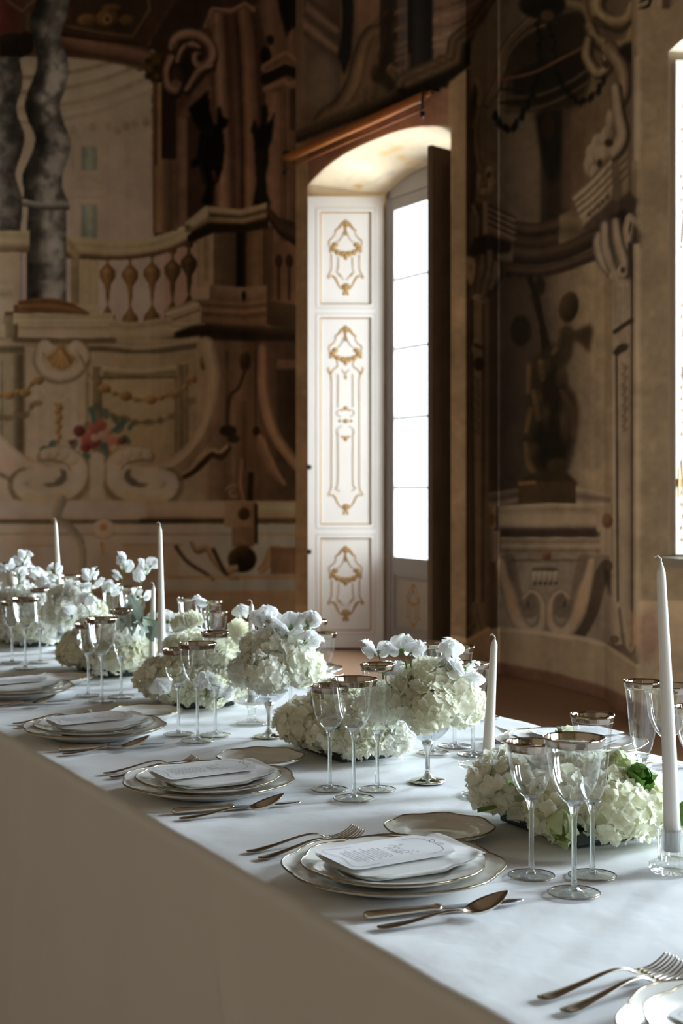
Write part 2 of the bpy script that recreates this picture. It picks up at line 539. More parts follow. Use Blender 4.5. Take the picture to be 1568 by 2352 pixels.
def paint_left():
    F = Fresco(-420, -360, 820, 1500, (96, 72, 50), 3)
    # ---- upper zone: browns behind everything
    F.rect(340, -360, 820, 560, (84, 60, 42), 3)
    F.rect(-420, -360, 420, 150, [(70, 52, 36), (78, 58, 40)], 3)
    # open sky court seen between the columns
    F.grad([(-420, 120), (150, 128), (230, 136), (300, 150), (348, 186), (353, 560), (-420, 560)], (0, 120), (0, 560), [(160, 150, 126), (176, 163, 139), (188, 173, 153), (206, 190, 174)], 3)
    for k, (dy, c) in enumerate([(0, (116, 104, 78)), (20, (190, 178, 152)), (34, (126, 114, 88)), (56, (196, 184, 160)), (72, (140, 128, 102)), (92, (196, 184, 162)), (104, (150, 138, 112))]):
        F.stroke([(-420, 190 + dy), (60, 178 + dy), (150, 168 + dy), (230, 150 + dy), (300, 124 + dy), (350, 96 + dy * 1.1)], 7, c, 4, .75)
    F.poly([(60, -20), (140, 90), (235, 100), (320, 108), (352, 170), (330, 160), (230, 140), (140, 130), (60, 130)], (96, 72, 50), 3)
    for y0, c in [(232, (158, 146, 122)), (262, (196, 183, 160)), (300, (160, 148, 125)), (322, (200, 186, 166))]:
        F.stroke([(-420, y0 + 40), (60, y0 + 28), (200, y0 + 12), (290, y0 - 4), (352, y0 - 20)], 4, c, 3, .6)
    for x, y in [(170, 300), (212, 292), (250, 290), (268, 300), (290, 290), (310, 285), (335, 280)]:
        F.ell(x, y, 9, 11, (138, 126, 102), 4, .75)
    for x in (164, 236, 244, 288, 296, 342):
        F.rect(x, 330, x + 4, 550, (166, 149, 130), 3, .7)
    F.rect(250, 330, 284, 545, [(214, 198, 182), (204, 188, 172)], 5, .6)
    for (x0, y0, x1, y1) in [(188, 338, 222, 392), (188, 472, 222, 548), (-60, 340, -30, 395)]:
        F.rect(x0 - 14, y0 - 10, x1 + 6, y1, (200, 184, 164), 3, .8)
        F.rect(x0 - 5, y0 - 5, x1 + 3, y1, (160, 143, 122), 2)
        F.rect(x0, y0, x1, y1, [(112, 122, 110), (136, 144, 130), (116, 124, 112)], 2)
        F.rect(x0 + 15, y0, x0 + 18, y1, (150, 146, 118), 1.5)
    F.stroke([(166, 424), (196, 404), (232, 422)], 8, (176, 160, 136), 2)
    F.rect(158, 424, 238, 436, [(188, 172, 148), (170, 155, 132)], 2, 1, 1)
    F.rect(158, 448, 238, 458, (172, 157, 136), 2)
    for y in (385, 400, 440, 452):
        F.stroke([(238, y - 6), (352, y - 22)], 3, (176, 161, 141), 2, .6)
    # coffered soffit
    F.poly([(-420, -360), (430, -360), (412, -30), (345, 84), (330, 150), (318, 150), (236, 136), (140, 126), (76, 60), (60, -10), (-420, -10)], (74, 54, 38), 3)
    F.stroke([(136, 92), (230, 108), (322, 126), (340, 134)], 34, [(92, 66, 46), (126, 94, 68), (110, 80, 58), (88, 62, 44)], 2, 1, 0)
    F.stroke([(136, 78), (232, 92), (312, 100)], 6, (58, 42, 29), 2, 1, 0)
    F.stroke([(152, 60), (236, 76), (304, 84), (344, 22), (336, -40)], 12, [(66, 48, 33), (112, 84, 58), (58, 42, 28)], 2, 1, 0)
    F.poly([(160, -60), (330, -60), (338, 18), (300, 72), (236, 66), (165, 52)], (62, 49, 33), 3)
    for x, y, rx, ry in [(246, 42, 26, 20), (200, 46, 22, 14), (290, 46, 16, 12), (256, 18, 22, 9)]:
        F.ell(x, y, rx, ry, (112, 80, 32), 5, .85, hi=(134, 98, 40), lo=(70, 50, 24))
    F.ell(246, 44, 12, 11, (140, 104, 46), 3); F.ell(246, 44, 6, 6, (80, 58, 26), 3)
    F.stroke([(352, 96), (400, 30), (430, -60)], 9, [(58, 42, 30), (100, 76, 54), (44, 32, 24)], 2, 1, 0)
    F.poly([(340, 110), (430, -40), (620, -360), (700, -360), (600, 10), (480, 20), (450, 90), (380, 130)], (60, 44, 32), 3)
    F.ell(366, 156, 34, 34, (58, 44, 20), 5, hi=(92, 70, 26), lo=(34, 26, 14))
    for i in range(9):
        F.ell(340 + (i % 3) * 20, 140 + (i // 3) * 18, 8, 7, (96, 72, 24) if i % 2 else (40, 30, 14), 3, .7)
    # left hand capital and second twisted column
    F.grad([(-60, 0), (60, 0), (50, 60), (30, 80), (-60, 80)], (0, 0), (60, 0), [(96, 44, 32), (82, 42, 30), (74, 55, 38)], 8)
    F.stroke([(18, 6), (52, 30), (82, 0)], 10, [(110, 84, 52), (68, 48, 32)], 2, 1, 0)
    F.ell(28, 106, 46, 30, (36, 28, 18), 4, hi=(56, 44, 24)); F.ell(60, 100, 18, 28, (44, 33, 20), 3)
    gl = [(66, 64, 58), (112, 110, 104), (92, 90, 84), (58, 56, 50)]
    F.vband([(-60, 130), (-50, 250), (-70, 330), (-50, 450), (-60, 540)], [(44, 130), (52, 190), (38, 250), (56, 310), (50, 350), (36, 400), (50, 450), (52, 480), (46, 540)], gl, 2, 1, 1, .26)
    # main twisted marble column
    gl = [(50, 49, 44), (66, 65, 60), (122, 121, 115), (128, 127, 122), (96, 95, 90)]
    F.vband([(70, -60), (84, 0), (68, 48), (74, 90), (84, 125), (84, 160), (66, 205), (56, 240), (64, 275), (80, 315), (72, 355), (52, 400), (54, 440), (50, 466)],
            [(158, -60), (158, 0), (150, 48), (138, 90), (152, 125), (158, 160), (152, 200), (138, 240), (146, 280), (162, 320), (160, 355), (146, 395), (144, 430), (160, 470)], gl, 2, 1, 1, .28)
    F.vband([(64, 470), (62, 540), (62, 694)], [(152, 470), (152, 540), (152, 694)], gl, 2, 1, 1, .28)
    F.hband([(50, 456), (100, 466), (161, 464)], [(50, 474), (100, 482), (161, 482)], [(150, 150, 146), (110, 110, 106), (62, 60, 55)], 2)
    for x, y, r in [(118, 300, 16), (120, 200, 14), (126, 60, 14), (118, 380, 16), (120, 540, 18), (124, 620, 20), (110, 660, 14), (128, 500, 10)]:
        F.ell(x, y, r * .8, r * 1.3, (160, 159, 154), 9, .4, rot=20)
    for x, y, r in [(84, 270, 12), (80, 540, 12), (78, 380, 12), (90, 170, 10), (74, 640, 12)]:
        F.ell(x, y, r, r * 2.4, (60, 58, 54), 9, .6)
    # pale slits beside the column foot
    F.rect(46, 575, 52, 690, (126, 132, 134), 2); F.rect(52, 575, 61, 690, (210, 192, 180), 2)
    F.rect(152, 590, 163, 700, (212, 194, 182), 2)
    # ---- balustrade, left block
    F.rect(-420, 560, 46, 640, [(158, 143, 110), (166, 150, 116), (170, 152, 122)], 2)
    F.hband([(-420, 530), (68, 530)], [(-420, 580), (58, 580)], [(168, 158, 120), (150, 140, 100), (172, 160, 124), (120, 104, 72), (104, 86, 56)], 2, 1, 0)
    F.rect(-420, 640, 46, 700, (168, 150, 122), 2)
    F.hband([(-420, 656), (32, 656)], [(-420, 716), (16, 716)], [(186, 172, 140), (140, 126, 94), (184, 170, 140), (178, 162, 134)], 2, 1, 0)
    # pedestal right of the marble column
    F.rect(162, 560, 182, 705, [(140, 126, 92), (126, 112, 80)], 2)
    F.rect(182, 575, 228, 712, [(176, 160, 122), (170, 155, 118), (160, 144, 110)], 2)
    F.stroke([(206, 590), (206, 695)], 3, (150, 128, 98), 2, .7)
    F.rect(176, 700, 234, 722, [(184, 170, 138), (166, 150, 118)], 2, 1, 1)
    # pale court between the balusters
    F.hband([(226, 590), (300, 594), (452, 560)], [(226, 745), (300, 752), (452, 720)], [(214, 198, 184), (224, 206, 194), (226, 208, 196)], 2)
    F.poly([(345, 590), (452, 555), (452, 740), (372, 740)], (172, 140, 118), 3)
    F.rect(352, 580, 378, 735, (190, 168, 150), 3)
    # balusters
    for x, dy, sh in [(247, 0, 1.), (299, 2, 1.), (349, -2, 1.), (396, -10, .82), (434, -24, .7)]:
        c = [(np.array(q) * sh).tolist() for q in [(98, 74, 36), (134, 102, 50), (112, 84, 42), (80, 58, 30)]]
        L = [(-10, 578), (-10, 590), (-3, 594), (-4, 606), (-19, 622), (-19, 636), (-12, 648), (-7, 656), (-4, 690), (-2, 700), (-9, 716), (-18, 726), (-19, 742)]
        F.vband([(x + a, b + dy) for a, b in L], [(x - a, b + dy) for a, b in L], c, 1.5, 1, 0)
        F.ell(x - 4, 622 + dy, 9, 6, (np.array((158, 122, 60)) * sh).tolist(), 5, .6)
    # hand rail, curving up to the block
    F.hband([(154, 541), (200, 546), (262, 552), (320, 550), (380, 536), (432, 512)], [(160, 594), (200, 596), (262, 598), (320, 594), (380, 582), (440, 556)],
            [(184, 172, 130), (190, 178, 138), (152, 138, 96), (176, 162, 124), (162, 146, 108), (96, 76, 50), (92, 72, 48)], 2)
    F.poly([(154, 546), (182, 572), (182, 600), (162, 590)], (140, 124, 88), 2)
    # ---- dark bay: pilasters, scroll, bronze figures
    F.rect(350, 190, 380, 535, [(104, 78, 50), (148, 116, 74), (120, 92, 60)], 2)
    F.rect(352, 190, 362, 380, (88, 64, 42), 3, .8)
    F.rect(371, 195, 404, 365, [(46, 34, 25), (54, 40, 30)], 3)
    F.rect(376, 366, 408, 530, [(112, 88, 60), (90, 70, 48), (118, 90, 66)], 2)
    F.rect(404, 270, 431, 520, [(92, 68, 48), (126, 95, 72), (120, 90, 68)], 2)
    F.poly([(431, 260), (470, 215), (480, 215), (480, 480), (431, 500)], (66, 48, 34), 3)
    F.poly([(404, 275), (446, 205), (480, 170), (486, 225), (430, 270)], (106, 78, 56), 3)
    # tall paired pilasters
    F.vband([(478, 22), (486, 60), (494, 200), (498, 480)], [(516, 30), (522, 120), (530, 300), (534, 480)], [(100, 74, 52), (134, 103, 78), (108, 80, 58), (70, 50, 36)], 2)
    F.vband([(514, 30), (522, 120), (530, 300), (534, 480)], [(546, 30), (552, 120), (560, 300), (560, 480)], [(66, 47, 34), (84, 61, 44), (46, 34, 25)], 2)
    F.vband([(544, 30), (552, 120), (558, 300), (560, 480)], [(576, 14), (588, 120), (592, 300), (590, 480)], [(78, 56, 38), (120, 88, 58), (100, 72, 50), (74, 52, 38)], 2)
    F.vband([(574, 20), (588, 120), (592, 300), (590, 480)], [(606, 20), (612, 150), (612, 300), (614, 480)], [(60, 43, 31), (72, 52, 38)], 2)
    F.stroke([(474, 60), (490, 22), (530, 28), (562, 10), (580, 24)], 10, [(140, 104, 74), (84, 60, 42)], 2, 1, 0)
    F.poly([(474, 50), (492, 26), (498, 60), (484, 70)], (110, 80, 56), 2)
    # upper right: more pilasters, bands of a receding entablature
    F.grad([(600, -360), (690, -360), (690, 40), (672, 80), (660, 90), (640, 20)], (600, 0), (690, 0), [(70, 52, 38), (22, 20, 16), (30, 24, 18)], 3)
    F.grad([(590, -20), (636, 0), (652, 110), (640, 150), (612, 110), (596, 40)], (590, 0), (650, 0), [(76, 56, 40), (102, 76, 56), (84, 60, 44)], 3)
    F.poly([(660, 76), (676, 62), (676, 140), (660, 140)], (100, 72, 50), 3)
    F.ell(620, 92, 9, 12, (36, 26, 20), 4); F.ell(610, 128, 12, 22, (22, 19, 15), 4)
    F.stroke([(612, 156), (655, 130), (690, 158)], 22, [(120, 90, 64), (84, 62, 45), (98, 72, 52)], 2, 1, 0)
    F.stroke([(610, 182), (656, 160), (700, 176)], 22, [(24, 21, 16), (30, 24, 18)], 2, 1, 0)
    F.stroke([(610, 206), (650, 188), (664, 196), (690, 188)], 12, [(116, 86, 58), (96, 70, 48)], 2, 1, 0)
    F.rect(610, 212, 646, 560, [(98, 72, 52), (108, 80, 60), (92, 66, 48)], 2)
    F.rect(646, 206, 656, 560, [(58, 42, 30), (92, 68, 48), (50, 37, 26)], 2)
    F.rect(656, 200, 700, 560, [(92, 68, 48), (76, 56, 40), (60, 46, 34)], 2)
    F.rect(664, 205, 700, 300, [(60, 44, 32), (40, 32, 24)], 4)
    F.rect(700, -360, 820, 600, (62, 47, 34), 3)
    F.rect(684, 230, 694, 270, (104, 78, 56), 2)
    # scroll of the cartouche
    F.poly([(392, 110), (412, 84), (450, 78), (478, 96), (484, 130), (470, 158), (440, 190), (416, 214), (392, 210), (378, 180)], (70, 51, 37), 6)
    F.poly([(412, 150), (432, 118), (448, 150), (440, 182), (424, 200)], (40, 30, 22), 6)
    for pts, w in [([(392, 128), (380, 160), (384, 196), (402, 208), (412, 194)], [18, 14, 20, 12]),
                   ([(396, 108), (404, 88), (430, 78), (460, 84), (482, 106), (484, 132), (468, 150), (450, 144), (448, 126), (458, 120)], [18, 22, 22, 20, 18, 14, 10]),
                   ([(420, 112), (440, 102), (456, 108)], [12, 14, 8]), ([(408, 140), (414, 120), (424, 106)], 10), ([(428, 206), (446, 178), (462, 158), (484, 150)], [10, 16, 12])]:
        F.stroke([(x + 3, y + 6) for x, y in pts], np.array(w) + 3, (42, 31, 23), 5, .7)
        F.stroke(pts, w, [(112, 82, 62), (152, 117, 92), (124, 93, 72), (78, 56, 41)], 2.5)
    F.ell(403, 192, 9, 10, (120, 90, 66), 3); F.ell(460, 134, 6, 6, (44, 33, 24), 3); F.rect(396, 100, 400, 116, (44, 33, 24), 2, .8)
    # bronze figures
    F.poly([(432, 250), (478, 208), (480, 248), (490, 285), (497, 286), (498, 250), (506, 244), (512, 268), (526, 275), (520, 292), (512, 296), (516, 340), (512, 385), (500, 420), (492, 424), (489, 470), (466, 472), (464, 458), (474, 430), (466, 400), (456, 378), (440, 388), (438, 370), (452, 362), (456, 330), (460, 300), (448, 284)], (16, 16, 12), 2.5)
    F.ell(478, 300, 16, 14, (34, 28, 18), 5, .7); F.stroke([(470, 320), (462, 370), (470, 420)], 6, (34, 26, 16), 4, .7)
    F.stroke([(490, 395), (494, 415)], 6, (70, 50, 22), 3, .8)
    F.poly([(600, 242), (612, 240), (616, 262), (612, 284), (622, 275), (630, 255), (628, 285), (624, 320), (616, 340), (616, 372), (610, 400), (612, 440), (622, 472), (580, 474), (590, 420), (586, 360), (582, 310), (576, 300), (584, 272), (594, 300), (600, 280)], (20, 18, 13), 2.5)
    F.stroke([(598, 350), (600, 460)], 10, (36, 28, 20), 5, .7)
    # ---- balustrade corner block
    F.poly([(452, 535), (492, 520), (492, 660), (452, 660)], (152, 130, 94), 2)
    F.stroke([(473, 550), (473, 640)], 8, (128, 106, 70), 3, .8)
    F.rect(490, 525, 548, 665, [(98, 78, 54), (82, 64, 44), (66, 50, 36)], 2)
    F.rect(542, 520, 566, 668, [(30, 24, 16), (26, 21, 14), (56, 42, 28)], 3)
    F.rect(568, 520, 604, 665, [(84, 63, 42), (104, 80, 52), (96, 73, 46)], 2)
    F.rect(604, 520, 628, 690, [(70, 53, 36), (76, 57, 42)], 2)
    F.rect(626, 555, 680, 725, [(94, 68, 48), (106, 78, 57)], 3)
    for x in (640, 664):
        F.ell(x, 600, 9, 16, (52, 36, 24), 3); F.rect(x - 3, 615, x + 3, 690, (56, 40, 27), 2); F.ell(x, 712, 10, 12, (40, 30, 20), 3)
    F.hband([(430, 540), (478, 508), (560, 512), (614, 500)], [(440, 556), (490, 536), (560, 534), (616, 524)], [(52, 42, 28), (34, 28, 18), (48, 37, 26)], 3, 1, 0)
    F.hband([(425, 512), (472, 474), (552, 482), (612, 466)], [(438, 534), (478, 512), (560, 514), (614, 500)], [(156, 138, 106), (140, 122, 90), (62, 50, 34), (128, 108, 74), (86, 68, 46)], 2, 1, 0)
    F.poly([(425, 512), (472, 474), (476, 482), (478, 498), (440, 522)], (172, 155, 122), 2)
    F.hband([(612, 466), (640, 500), (680, 512)], [(612, 500), (640, 540), (680, 566)], [(52, 42, 30), (64, 50, 36), (30, 24, 18)], 2, 1, 0)
    # its foot
    F.poly([(440, 690), (452, 660), (484, 654), (482, 688)], (160, 138, 104), 2)
    F.hband([(482, 654), (556, 660), (608, 656)], [(482, 692), (556, 694), (612, 690)], [(122, 98, 70), (112, 88, 62), (98, 75, 52)], 2, 1, 0)
    F.ell(560, 680, 5, 12, (30, 24, 16), 3)
    F.hband([(378, 712), (446, 688), (560, 696), (614, 688)], [(392, 760), (462, 742), (560, 746), (612, 742)], [(122, 100, 70), (84, 65, 44), (118, 92, 62), (80, 60, 40), (108, 83, 57), (100, 76, 52)], 2, 1, 0)
    F.poly([(376, 714), (448, 690), (462, 706), (462, 742), (400, 762), (388, 744)], (156, 139, 106), 2)
    F.stroke([(382, 722), (454, 698)], 4, (190, 175, 142), 2, 1, 0); F.stroke([(388, 738), (458, 712)], 4, (120, 100, 70), 2, 1, 0)
    F.hband([(612, 690), (680, 700)], [(612, 745), (680, 760)], [(70, 54, 38), (56, 44, 32)], 2, 1, 0)
    # ---- cornice under the balustrade
    F.rect(-420, 716, 10, 745, [(176, 160, 130), (160, 144, 114)], 2, 1, 1)
    F.rect(8, 725, 34, 780, [(130, 118, 92), (108, 96, 70)], 3)
    F.rect(-420, 745, 12, 775, (184, 168, 138), 2)
    F.hband([(228, 728), (300, 740), (380, 730), (400, 742)], [(240, 786), (300, 786), (380, 776), (470, 764)], [(178, 163, 128), (140, 126, 92), (184, 169, 134), (164, 148, 114), (132, 116, 84)], 2)
    F.rect(30, 720, 262, 744, [(188, 174, 140), (150, 136, 100), (192, 178, 146), (146, 132, 98)], 2, 1, 1)
    F.rect(34, 774, 258, 786, (104, 90, 62), 4, .8)
    F.rect(42, 744, 252, 776, [(196, 182, 150), (140, 126, 94), (178, 162, 132), (184, 166, 138), (180, 163, 132)], 2, 1, 1)
    F.hband([(42, 690), (110, 684), (160, 694), (206, 718)], [(52, 716), (110, 720), (160, 722), (206, 724)], [(126, 92, 44), (96, 66, 32), (140, 102, 46), (100, 72, 36), (120, 90, 48)], 2)
    F.hband([(400, 762), (462, 744), (560, 748), (690, 752)], [(420, 776), (462, 778), (560, 786), (690, 800)], [(66, 52, 36), (40, 32, 22), (52, 41, 29)], 9)
    # ---- middle zone
    F.rect(-420, 778, 460, 1152, [(168, 154, 124), (164, 150, 120), (170, 154, 122), (150, 132, 98)], 3)
    F.hband([(-420, 776), (70, 778), (230, 782), (330, 790), (450, 772)], [(-420, 812), (70, 812), (230, 808), (330, 816), (460, 800)], [(138, 124, 92), (166, 150, 116), (96, 82, 56), (110, 96, 68)], 3)
    F.rect(-420, 812, 36, 1080, [(150, 138, 108), (158, 146, 116), (140, 128, 98)], 3)
    F.rect(0, 830, 12, 1000, [(176, 164, 134), (130, 120, 92)], 3); F.rect(30, 812, 54, 1075, [(128, 116, 88), (96, 84, 60), (84, 72, 50)], 4)
    # central pilaster of the bay
    F.rect(54, 796, 202, 1060, [(168, 153, 126), (186, 170, 146), (178, 162, 138), (180, 164, 138), (166, 150, 120)], 2)
    F.rect(88, 880, 112, 1045, [(160, 146, 120), (192, 176, 152)], 3); F.rect(166, 880, 184, 1045, [(194, 178, 156), (160, 146, 120)], 3)
    # panel
    F.rect(202, 812, 456, 1080, [(158, 142, 108), (164, 148, 112), (142, 122, 86)], 3)
    F.hband([(214, 838), (320, 848), (424, 834)], [(230, 866), (320, 866), (404, 860)], [(186, 170, 134), (174, 157, 120), (120, 104, 72), (132, 116, 82)], 2)
    F.rect(216, 842, 236, 1050, [(140, 126, 94), (112, 98, 68), (178, 163, 128)], 2)
    F.rect(404, 836, 430, 1060, [(150, 132, 96), (108, 92, 62), (146, 126, 88)], 2)
    F.grad([(238, 866), (404, 862), (404, 1040), (330, 1075), (238, 1060)], (238, 0), (404, 0), [(160, 145, 108), (166, 149, 110), (150, 130, 92)], 2)
    F.grad([(280, 1000), (345, 960), (380, 1000), (360, 1070), (300, 1070)], (280, 1070), (380, 960), [(170, 140, 92), (164, 146, 106)], 18, .8)
    F.rect(372, 870, 376, 1040, (176, 158, 118), 3, .8)
    for pts, w, c in [([(232, 866), (232, 1050)], 4, (96, 82, 56)), ([(238, 868), (404, 866)], 5, (92, 78, 52)), ([(404, 868), (404, 1040)], 4, (110, 94, 62)), ([(216, 842), (216, 1046)], 3, (112, 98, 68)), ([(430, 838), (430, 1050)], 3, (104, 86, 56)), ([(56, 800), (56, 1060)], 4, (116, 102, 74)), ([(200, 800), (200, 1040)], 4, (120, 104, 74)), ([(4, 830), (4, 1000)], 3, (96, 84, 60))]:
        F.stroke(pts, w, c, 2, .85, 0)
    F.stroke([(34, 780), (140, 784), (262, 782)], 8, (92, 78, 52), 5, .8)
    # cartouche with gilt shell
    F.stroke([(94, 800), (88, 832), (108, 862), (140, 870), (176, 858), (196, 828), (190, 800)], 20, (112, 98, 72), 6, .8)
    F.stroke([(116, 802), (104, 788), (92, 800), (90, 830), (108, 856), (140, 864), (172, 852), (194, 822), (186, 798), (172, 790), (164, 802)], [14, 18, 22, 18, 14], [(172, 155, 126), (210, 195, 170), (196, 180, 152), (150, 134, 104)], 2)
    F.ell(110, 800, 12, 13, (204, 188, 162), 3, hi=(220, 206, 184), lo=(150, 134, 106)); F.ell(172, 800, 13, 14, (206, 190, 164), 3, hi=(222, 208, 186), lo=(150, 134, 106))
    F.poly([(104, 820), (124, 808), (136, 786), (148, 786), (156, 808), (176, 822), (160, 846), (140, 852), (120, 844)], (140, 108, 48), 3)
    for x in (118, 130, 142, 154, 164):
        F.stroke([(142, 800), (x, 845 - abs(x - 140) * .5)], 4, (170, 134, 62) if x % 4 else (104, 76, 34), 2, .7)
    # pendant
    for i, y in enumerate(range(925, 1015, 11)):
        F.ell(135 + (2 if i % 2 else -2), y, 10 - i * .7, 8, (142, 110, 54), 3, hi=(176, 142, 74), lo=(96, 74, 36))
    F.stroke([(94, 890), (112, 912), (136, 922), (156, 908), (170, 890)], 5, (196, 180, 152), 3)
    # garlands and their shadows
    for pts, rr in [([(0, 908), (20, 908), (40, 900), (58, 902), (75, 880), (88, 874)], 9), ([(222, 880), (240, 892), (262, 904), (288, 910), (312, 918), (345, 918), (370, 914), (400, 904), (424, 890), (444, 868), (464, 836)], 10)]:
        P = spl(pts, 5)
        F.stroke([(x, y + 52) for x, y in pts[:-1]], 5, (128, 112, 76), 4, .8)
        for i, (x, y) in enumerate(P[::5]):
            F.ell(x - 2, y + 52, rr * (1.4 if i % 2 else .8), rr * .8, (112, 96, 62), 4, .8)
        F.stroke(pts, 4, (120, 96, 52), 2)
        for i, (x, y) in enumerate(P[::5]):
            q = 1.5 if i % 2 else .7
            F.ell(x, y, rr * q, rr * min(q, 1.1), (140, 108, 50), 2, hi=(172, 138, 70), lo=(86, 64, 32))
    F.stroke([(186, 820), (204, 860), (222, 880)], 3, (128, 108, 72), 2)
    # dark bay below the corner block
    F.rect(452, 784, 490, 1160, [(158, 136, 102), (142, 118, 84), (110, 88, 60)], 3)
    F.rect(488, 784, 604, 1170, [(118, 94, 66), (92, 71, 50), (104, 80, 57), (84, 63, 44), (76, 57, 40)], 3)
    F.rect(600, 784, 690, 1170, [(84, 63, 46), (70, 53, 39), (62, 48, 36)], 3)  # darker towards the corner: room shade put into the pigment
    F.rect(518, 806, 526, 1000, [(58, 44, 30), (92, 70, 50)], 2); F.rect(580, 804, 588, 1010, [(92, 70, 50), (52, 39, 27)], 2)
    F.rect(532, 920, 566, 1160, [(112, 88, 62), (92, 70, 48), (74, 55, 38)], 4)
    F.rect(636, 850, 690, 1060, [(58, 45, 34), (46, 36, 27)], 4); F.rect(636, 826, 690, 846, (96, 72, 52), 4)
    F.ell(468, 832, 10, 18, (104, 76, 32), 3, hi=(140, 106, 50), lo=(66, 48, 24)); F.ell(563, 830, 13, 22, (52, 38, 22), 4, hi=(84, 62, 30)); F.ell(612, 828, 5, 18, (38, 29, 20), 3)
    F.stroke([(562, 852), (548, 890), (528, 912), (522, 970), (530, 990)], 5, (62, 46, 30), 3)
    F.ell(524, 990, 20, 13, (44, 34, 24), 4); F.ell(536, 1008, 14, 10, (50, 38, 27), 4); F.ell(588, 990, 8, 10, (40, 30, 22), 4)
    # the big console arms
    F.stroke([(474, 790), (488, 850), (482, 930), (452, 1010), (396, 1062), (330, 1084), (262, 1078)], [34, 32, 24, 24, 34, 30], [(120, 98, 68), (196, 176, 138), (180, 156, 118), (150, 124, 88)], 2)
    F.stroke([(500, 800), (508, 880), (486, 980), (440, 1050), (388, 1110)], [26, 26, 18, 12], [(104, 80, 56), (128, 102, 72)], 5, .6)
    F.stroke([(604, 800), (606, 900), (628, 990), (668, 1050), (700, 1080)], [22, 26, 24, 30], [(78, 58, 40), (130, 102, 72), (104, 80, 56)], 2)
    F.stroke([(526, 1030), (508, 1048), (486, 1042), (462, 1066), (440, 1086), (400, 1106)], [10, 18, 12, 8], (62, 47, 31), 3)
    F.stroke([(520, 1026), (504, 1038), (484, 1034), (458, 1056), (436, 1078), (400, 1098)], 6, (146, 118, 84), 2)
    F.stroke([(596, 1010), (610, 1050), (626, 1080), (650, 1110)], [20, 24, 8], [(122, 95, 66), (88, 66, 46)], 3)
    F.stroke([(-60, 950), (0, 1020), (50, 1062), (100, 1080)], [30, 34, 30], [(150, 130, 100), (206, 186, 158), (214, 190, 166), (170, 150, 124)], 2)
    F.poly([(-420, 1010), (0, 1020), (46, 1062), (40, 1150), (-420, 1150)], (202, 182, 154), 4)
    F.poly([(-200, 1030), (14, 1030), (40, 1070), (20, 1100), (-200, 1090)], (208, 178, 150), 8, .8)
    F.stroke([(-20, 1080), (20, 1100), (42, 1120)], 8, (120, 106, 82), 3)
    # scroll bracket at the foot of the dark bay
    F.scroll(536, 1130, 15, 4, 200, 620, 7, [(140, 112, 80), (92, 70, 48)])
    F.stroke([(552, 1060), (548, 1110), (556, 1150)], 12, [(120, 93, 66), (84, 62, 43)], 2); F.stroke([(576, 1090), (574, 1150)], 10, (38, 30, 21), 3)
    # ---- flowers in the shell basin
    for x, y, r in [(170, 1020, 14), (205, 975, 12), (240, 950, 15), (275, 985, 15), (290, 1010, 14), (120, 1022, 14), (300, 980, 10), (265, 965, 12), (225, 935, 10), (180, 985, 9), (150, 1034, 10), (100, 1030, 10)]:
        F.ell(x, y, r, r * .6, (92, 98, 80) if x % 2 else (78, 98, 86), 3, .9, rot=(x * 7) % 180)
    for x, y, r, c in [(224, 980, 22, (186, 84, 62)), (182, 990, 15, (124, 54, 44)), (208, 1012, 22, (180, 72, 56)), (256, 1016, 20, (206, 116, 84)), (236, 1000, 12, (216, 150, 126)), (280, 1012, 11, (132, 66, 52)), (250, 990, 10, (204, 128, 104)), (196, 1028, 12, (150, 60, 48)), (218, 1006, 10, (226, 170, 150)), (244, 1034, 12, (204, 112, 82)), (262, 1030, 9, (218, 164, 112)), (163, 1016, 7, (140, 66, 52))]:
        c = [v * k for v, k in zip(c, (.80, .92, .95))]
        F.ell(x, y, r, r * .9, c, 4, .92, hi=[min(255, v + 30) for v in c], lo=[v * .72 for v in c])
    for pts in [[(240, 1022), (246, 1060), (256, 1074)], [(266, 1052), (300, 1038)], [(210, 940), (216, 968)], [(284, 970), (262, 990)], [(196, 1046), (220, 1058)]]:
        F.stroke(pts, [12, 8], (74, 100, 88), 3)
    # ---- shell basin scrolls
    F.ell(225, 1110, 190, 46, (150, 138, 112), 12, .55)
    F.stroke([(30, 1100), (36, 1140), (60, 1154)], 10, (120, 106, 82), 6, .7); F.stroke([(402, 1110), (396, 1140), (380, 1150)], 8, (112, 94, 66), 5, .7)
    for sx, cx in [(1, 0), (-1, 440)]:
        T = lambda pts: [(cx + sx * x, y) for x, y in pts]
        cols = [(176, 160, 130), (216, 201, 178), (222, 208, 188), (186, 170, 142)]
        cols = cols if sx > 0 else cols[::-1]
        F.stroke(T([(96, 1050), (120, 1044), (158, 1050), (186, 1076), (184, 1110), (154, 1138), (100, 1148), (56, 1142), (36, 1116), (46, 1094), (66, 1088)]), [20, 36, 44, 42, 36, 34, 28], (118, 102, 74), 5, .85)
        F.poly(T([(60, 1076), (110, 1074), (150, 1066), (164, 1090), (150, 1118), (110, 1126), (70, 1118)]), (198, 182, 156), 4)
        F.poly(T([(92, 1110), (120, 1108), (140, 1092), (138, 1074), (154, 1082), (156, 1100), (140, 1120), (110, 1120)]), (104, 95, 76), 3)
        F.stroke(T([(100, 1046), (120, 1040), (156, 1046), (180, 1070), (178, 1104), (150, 1130), (100, 1140), (60, 1134), (44, 1114), (52, 1096), (70, 1092)]), [16, 30, 36, 34, 30, 26, 22], cols, 2)
        F.stroke(T([(64, 1140), (100, 1146), (150, 1136)]), 12, (196, 176, 126), 5, .8)
        for x, y in [(104, 1042), (126, 1038), (148, 1042), (168, 1054)]:
            F.ell(cx + sx * x, y + 2, 12, 13, (140, 122, 92), 3, .8)
            F.ell(cx + sx * x, y, 10, 11, (206, 190, 164), 3, .9, hi=(226, 213, 194), lo=(150, 132, 100))
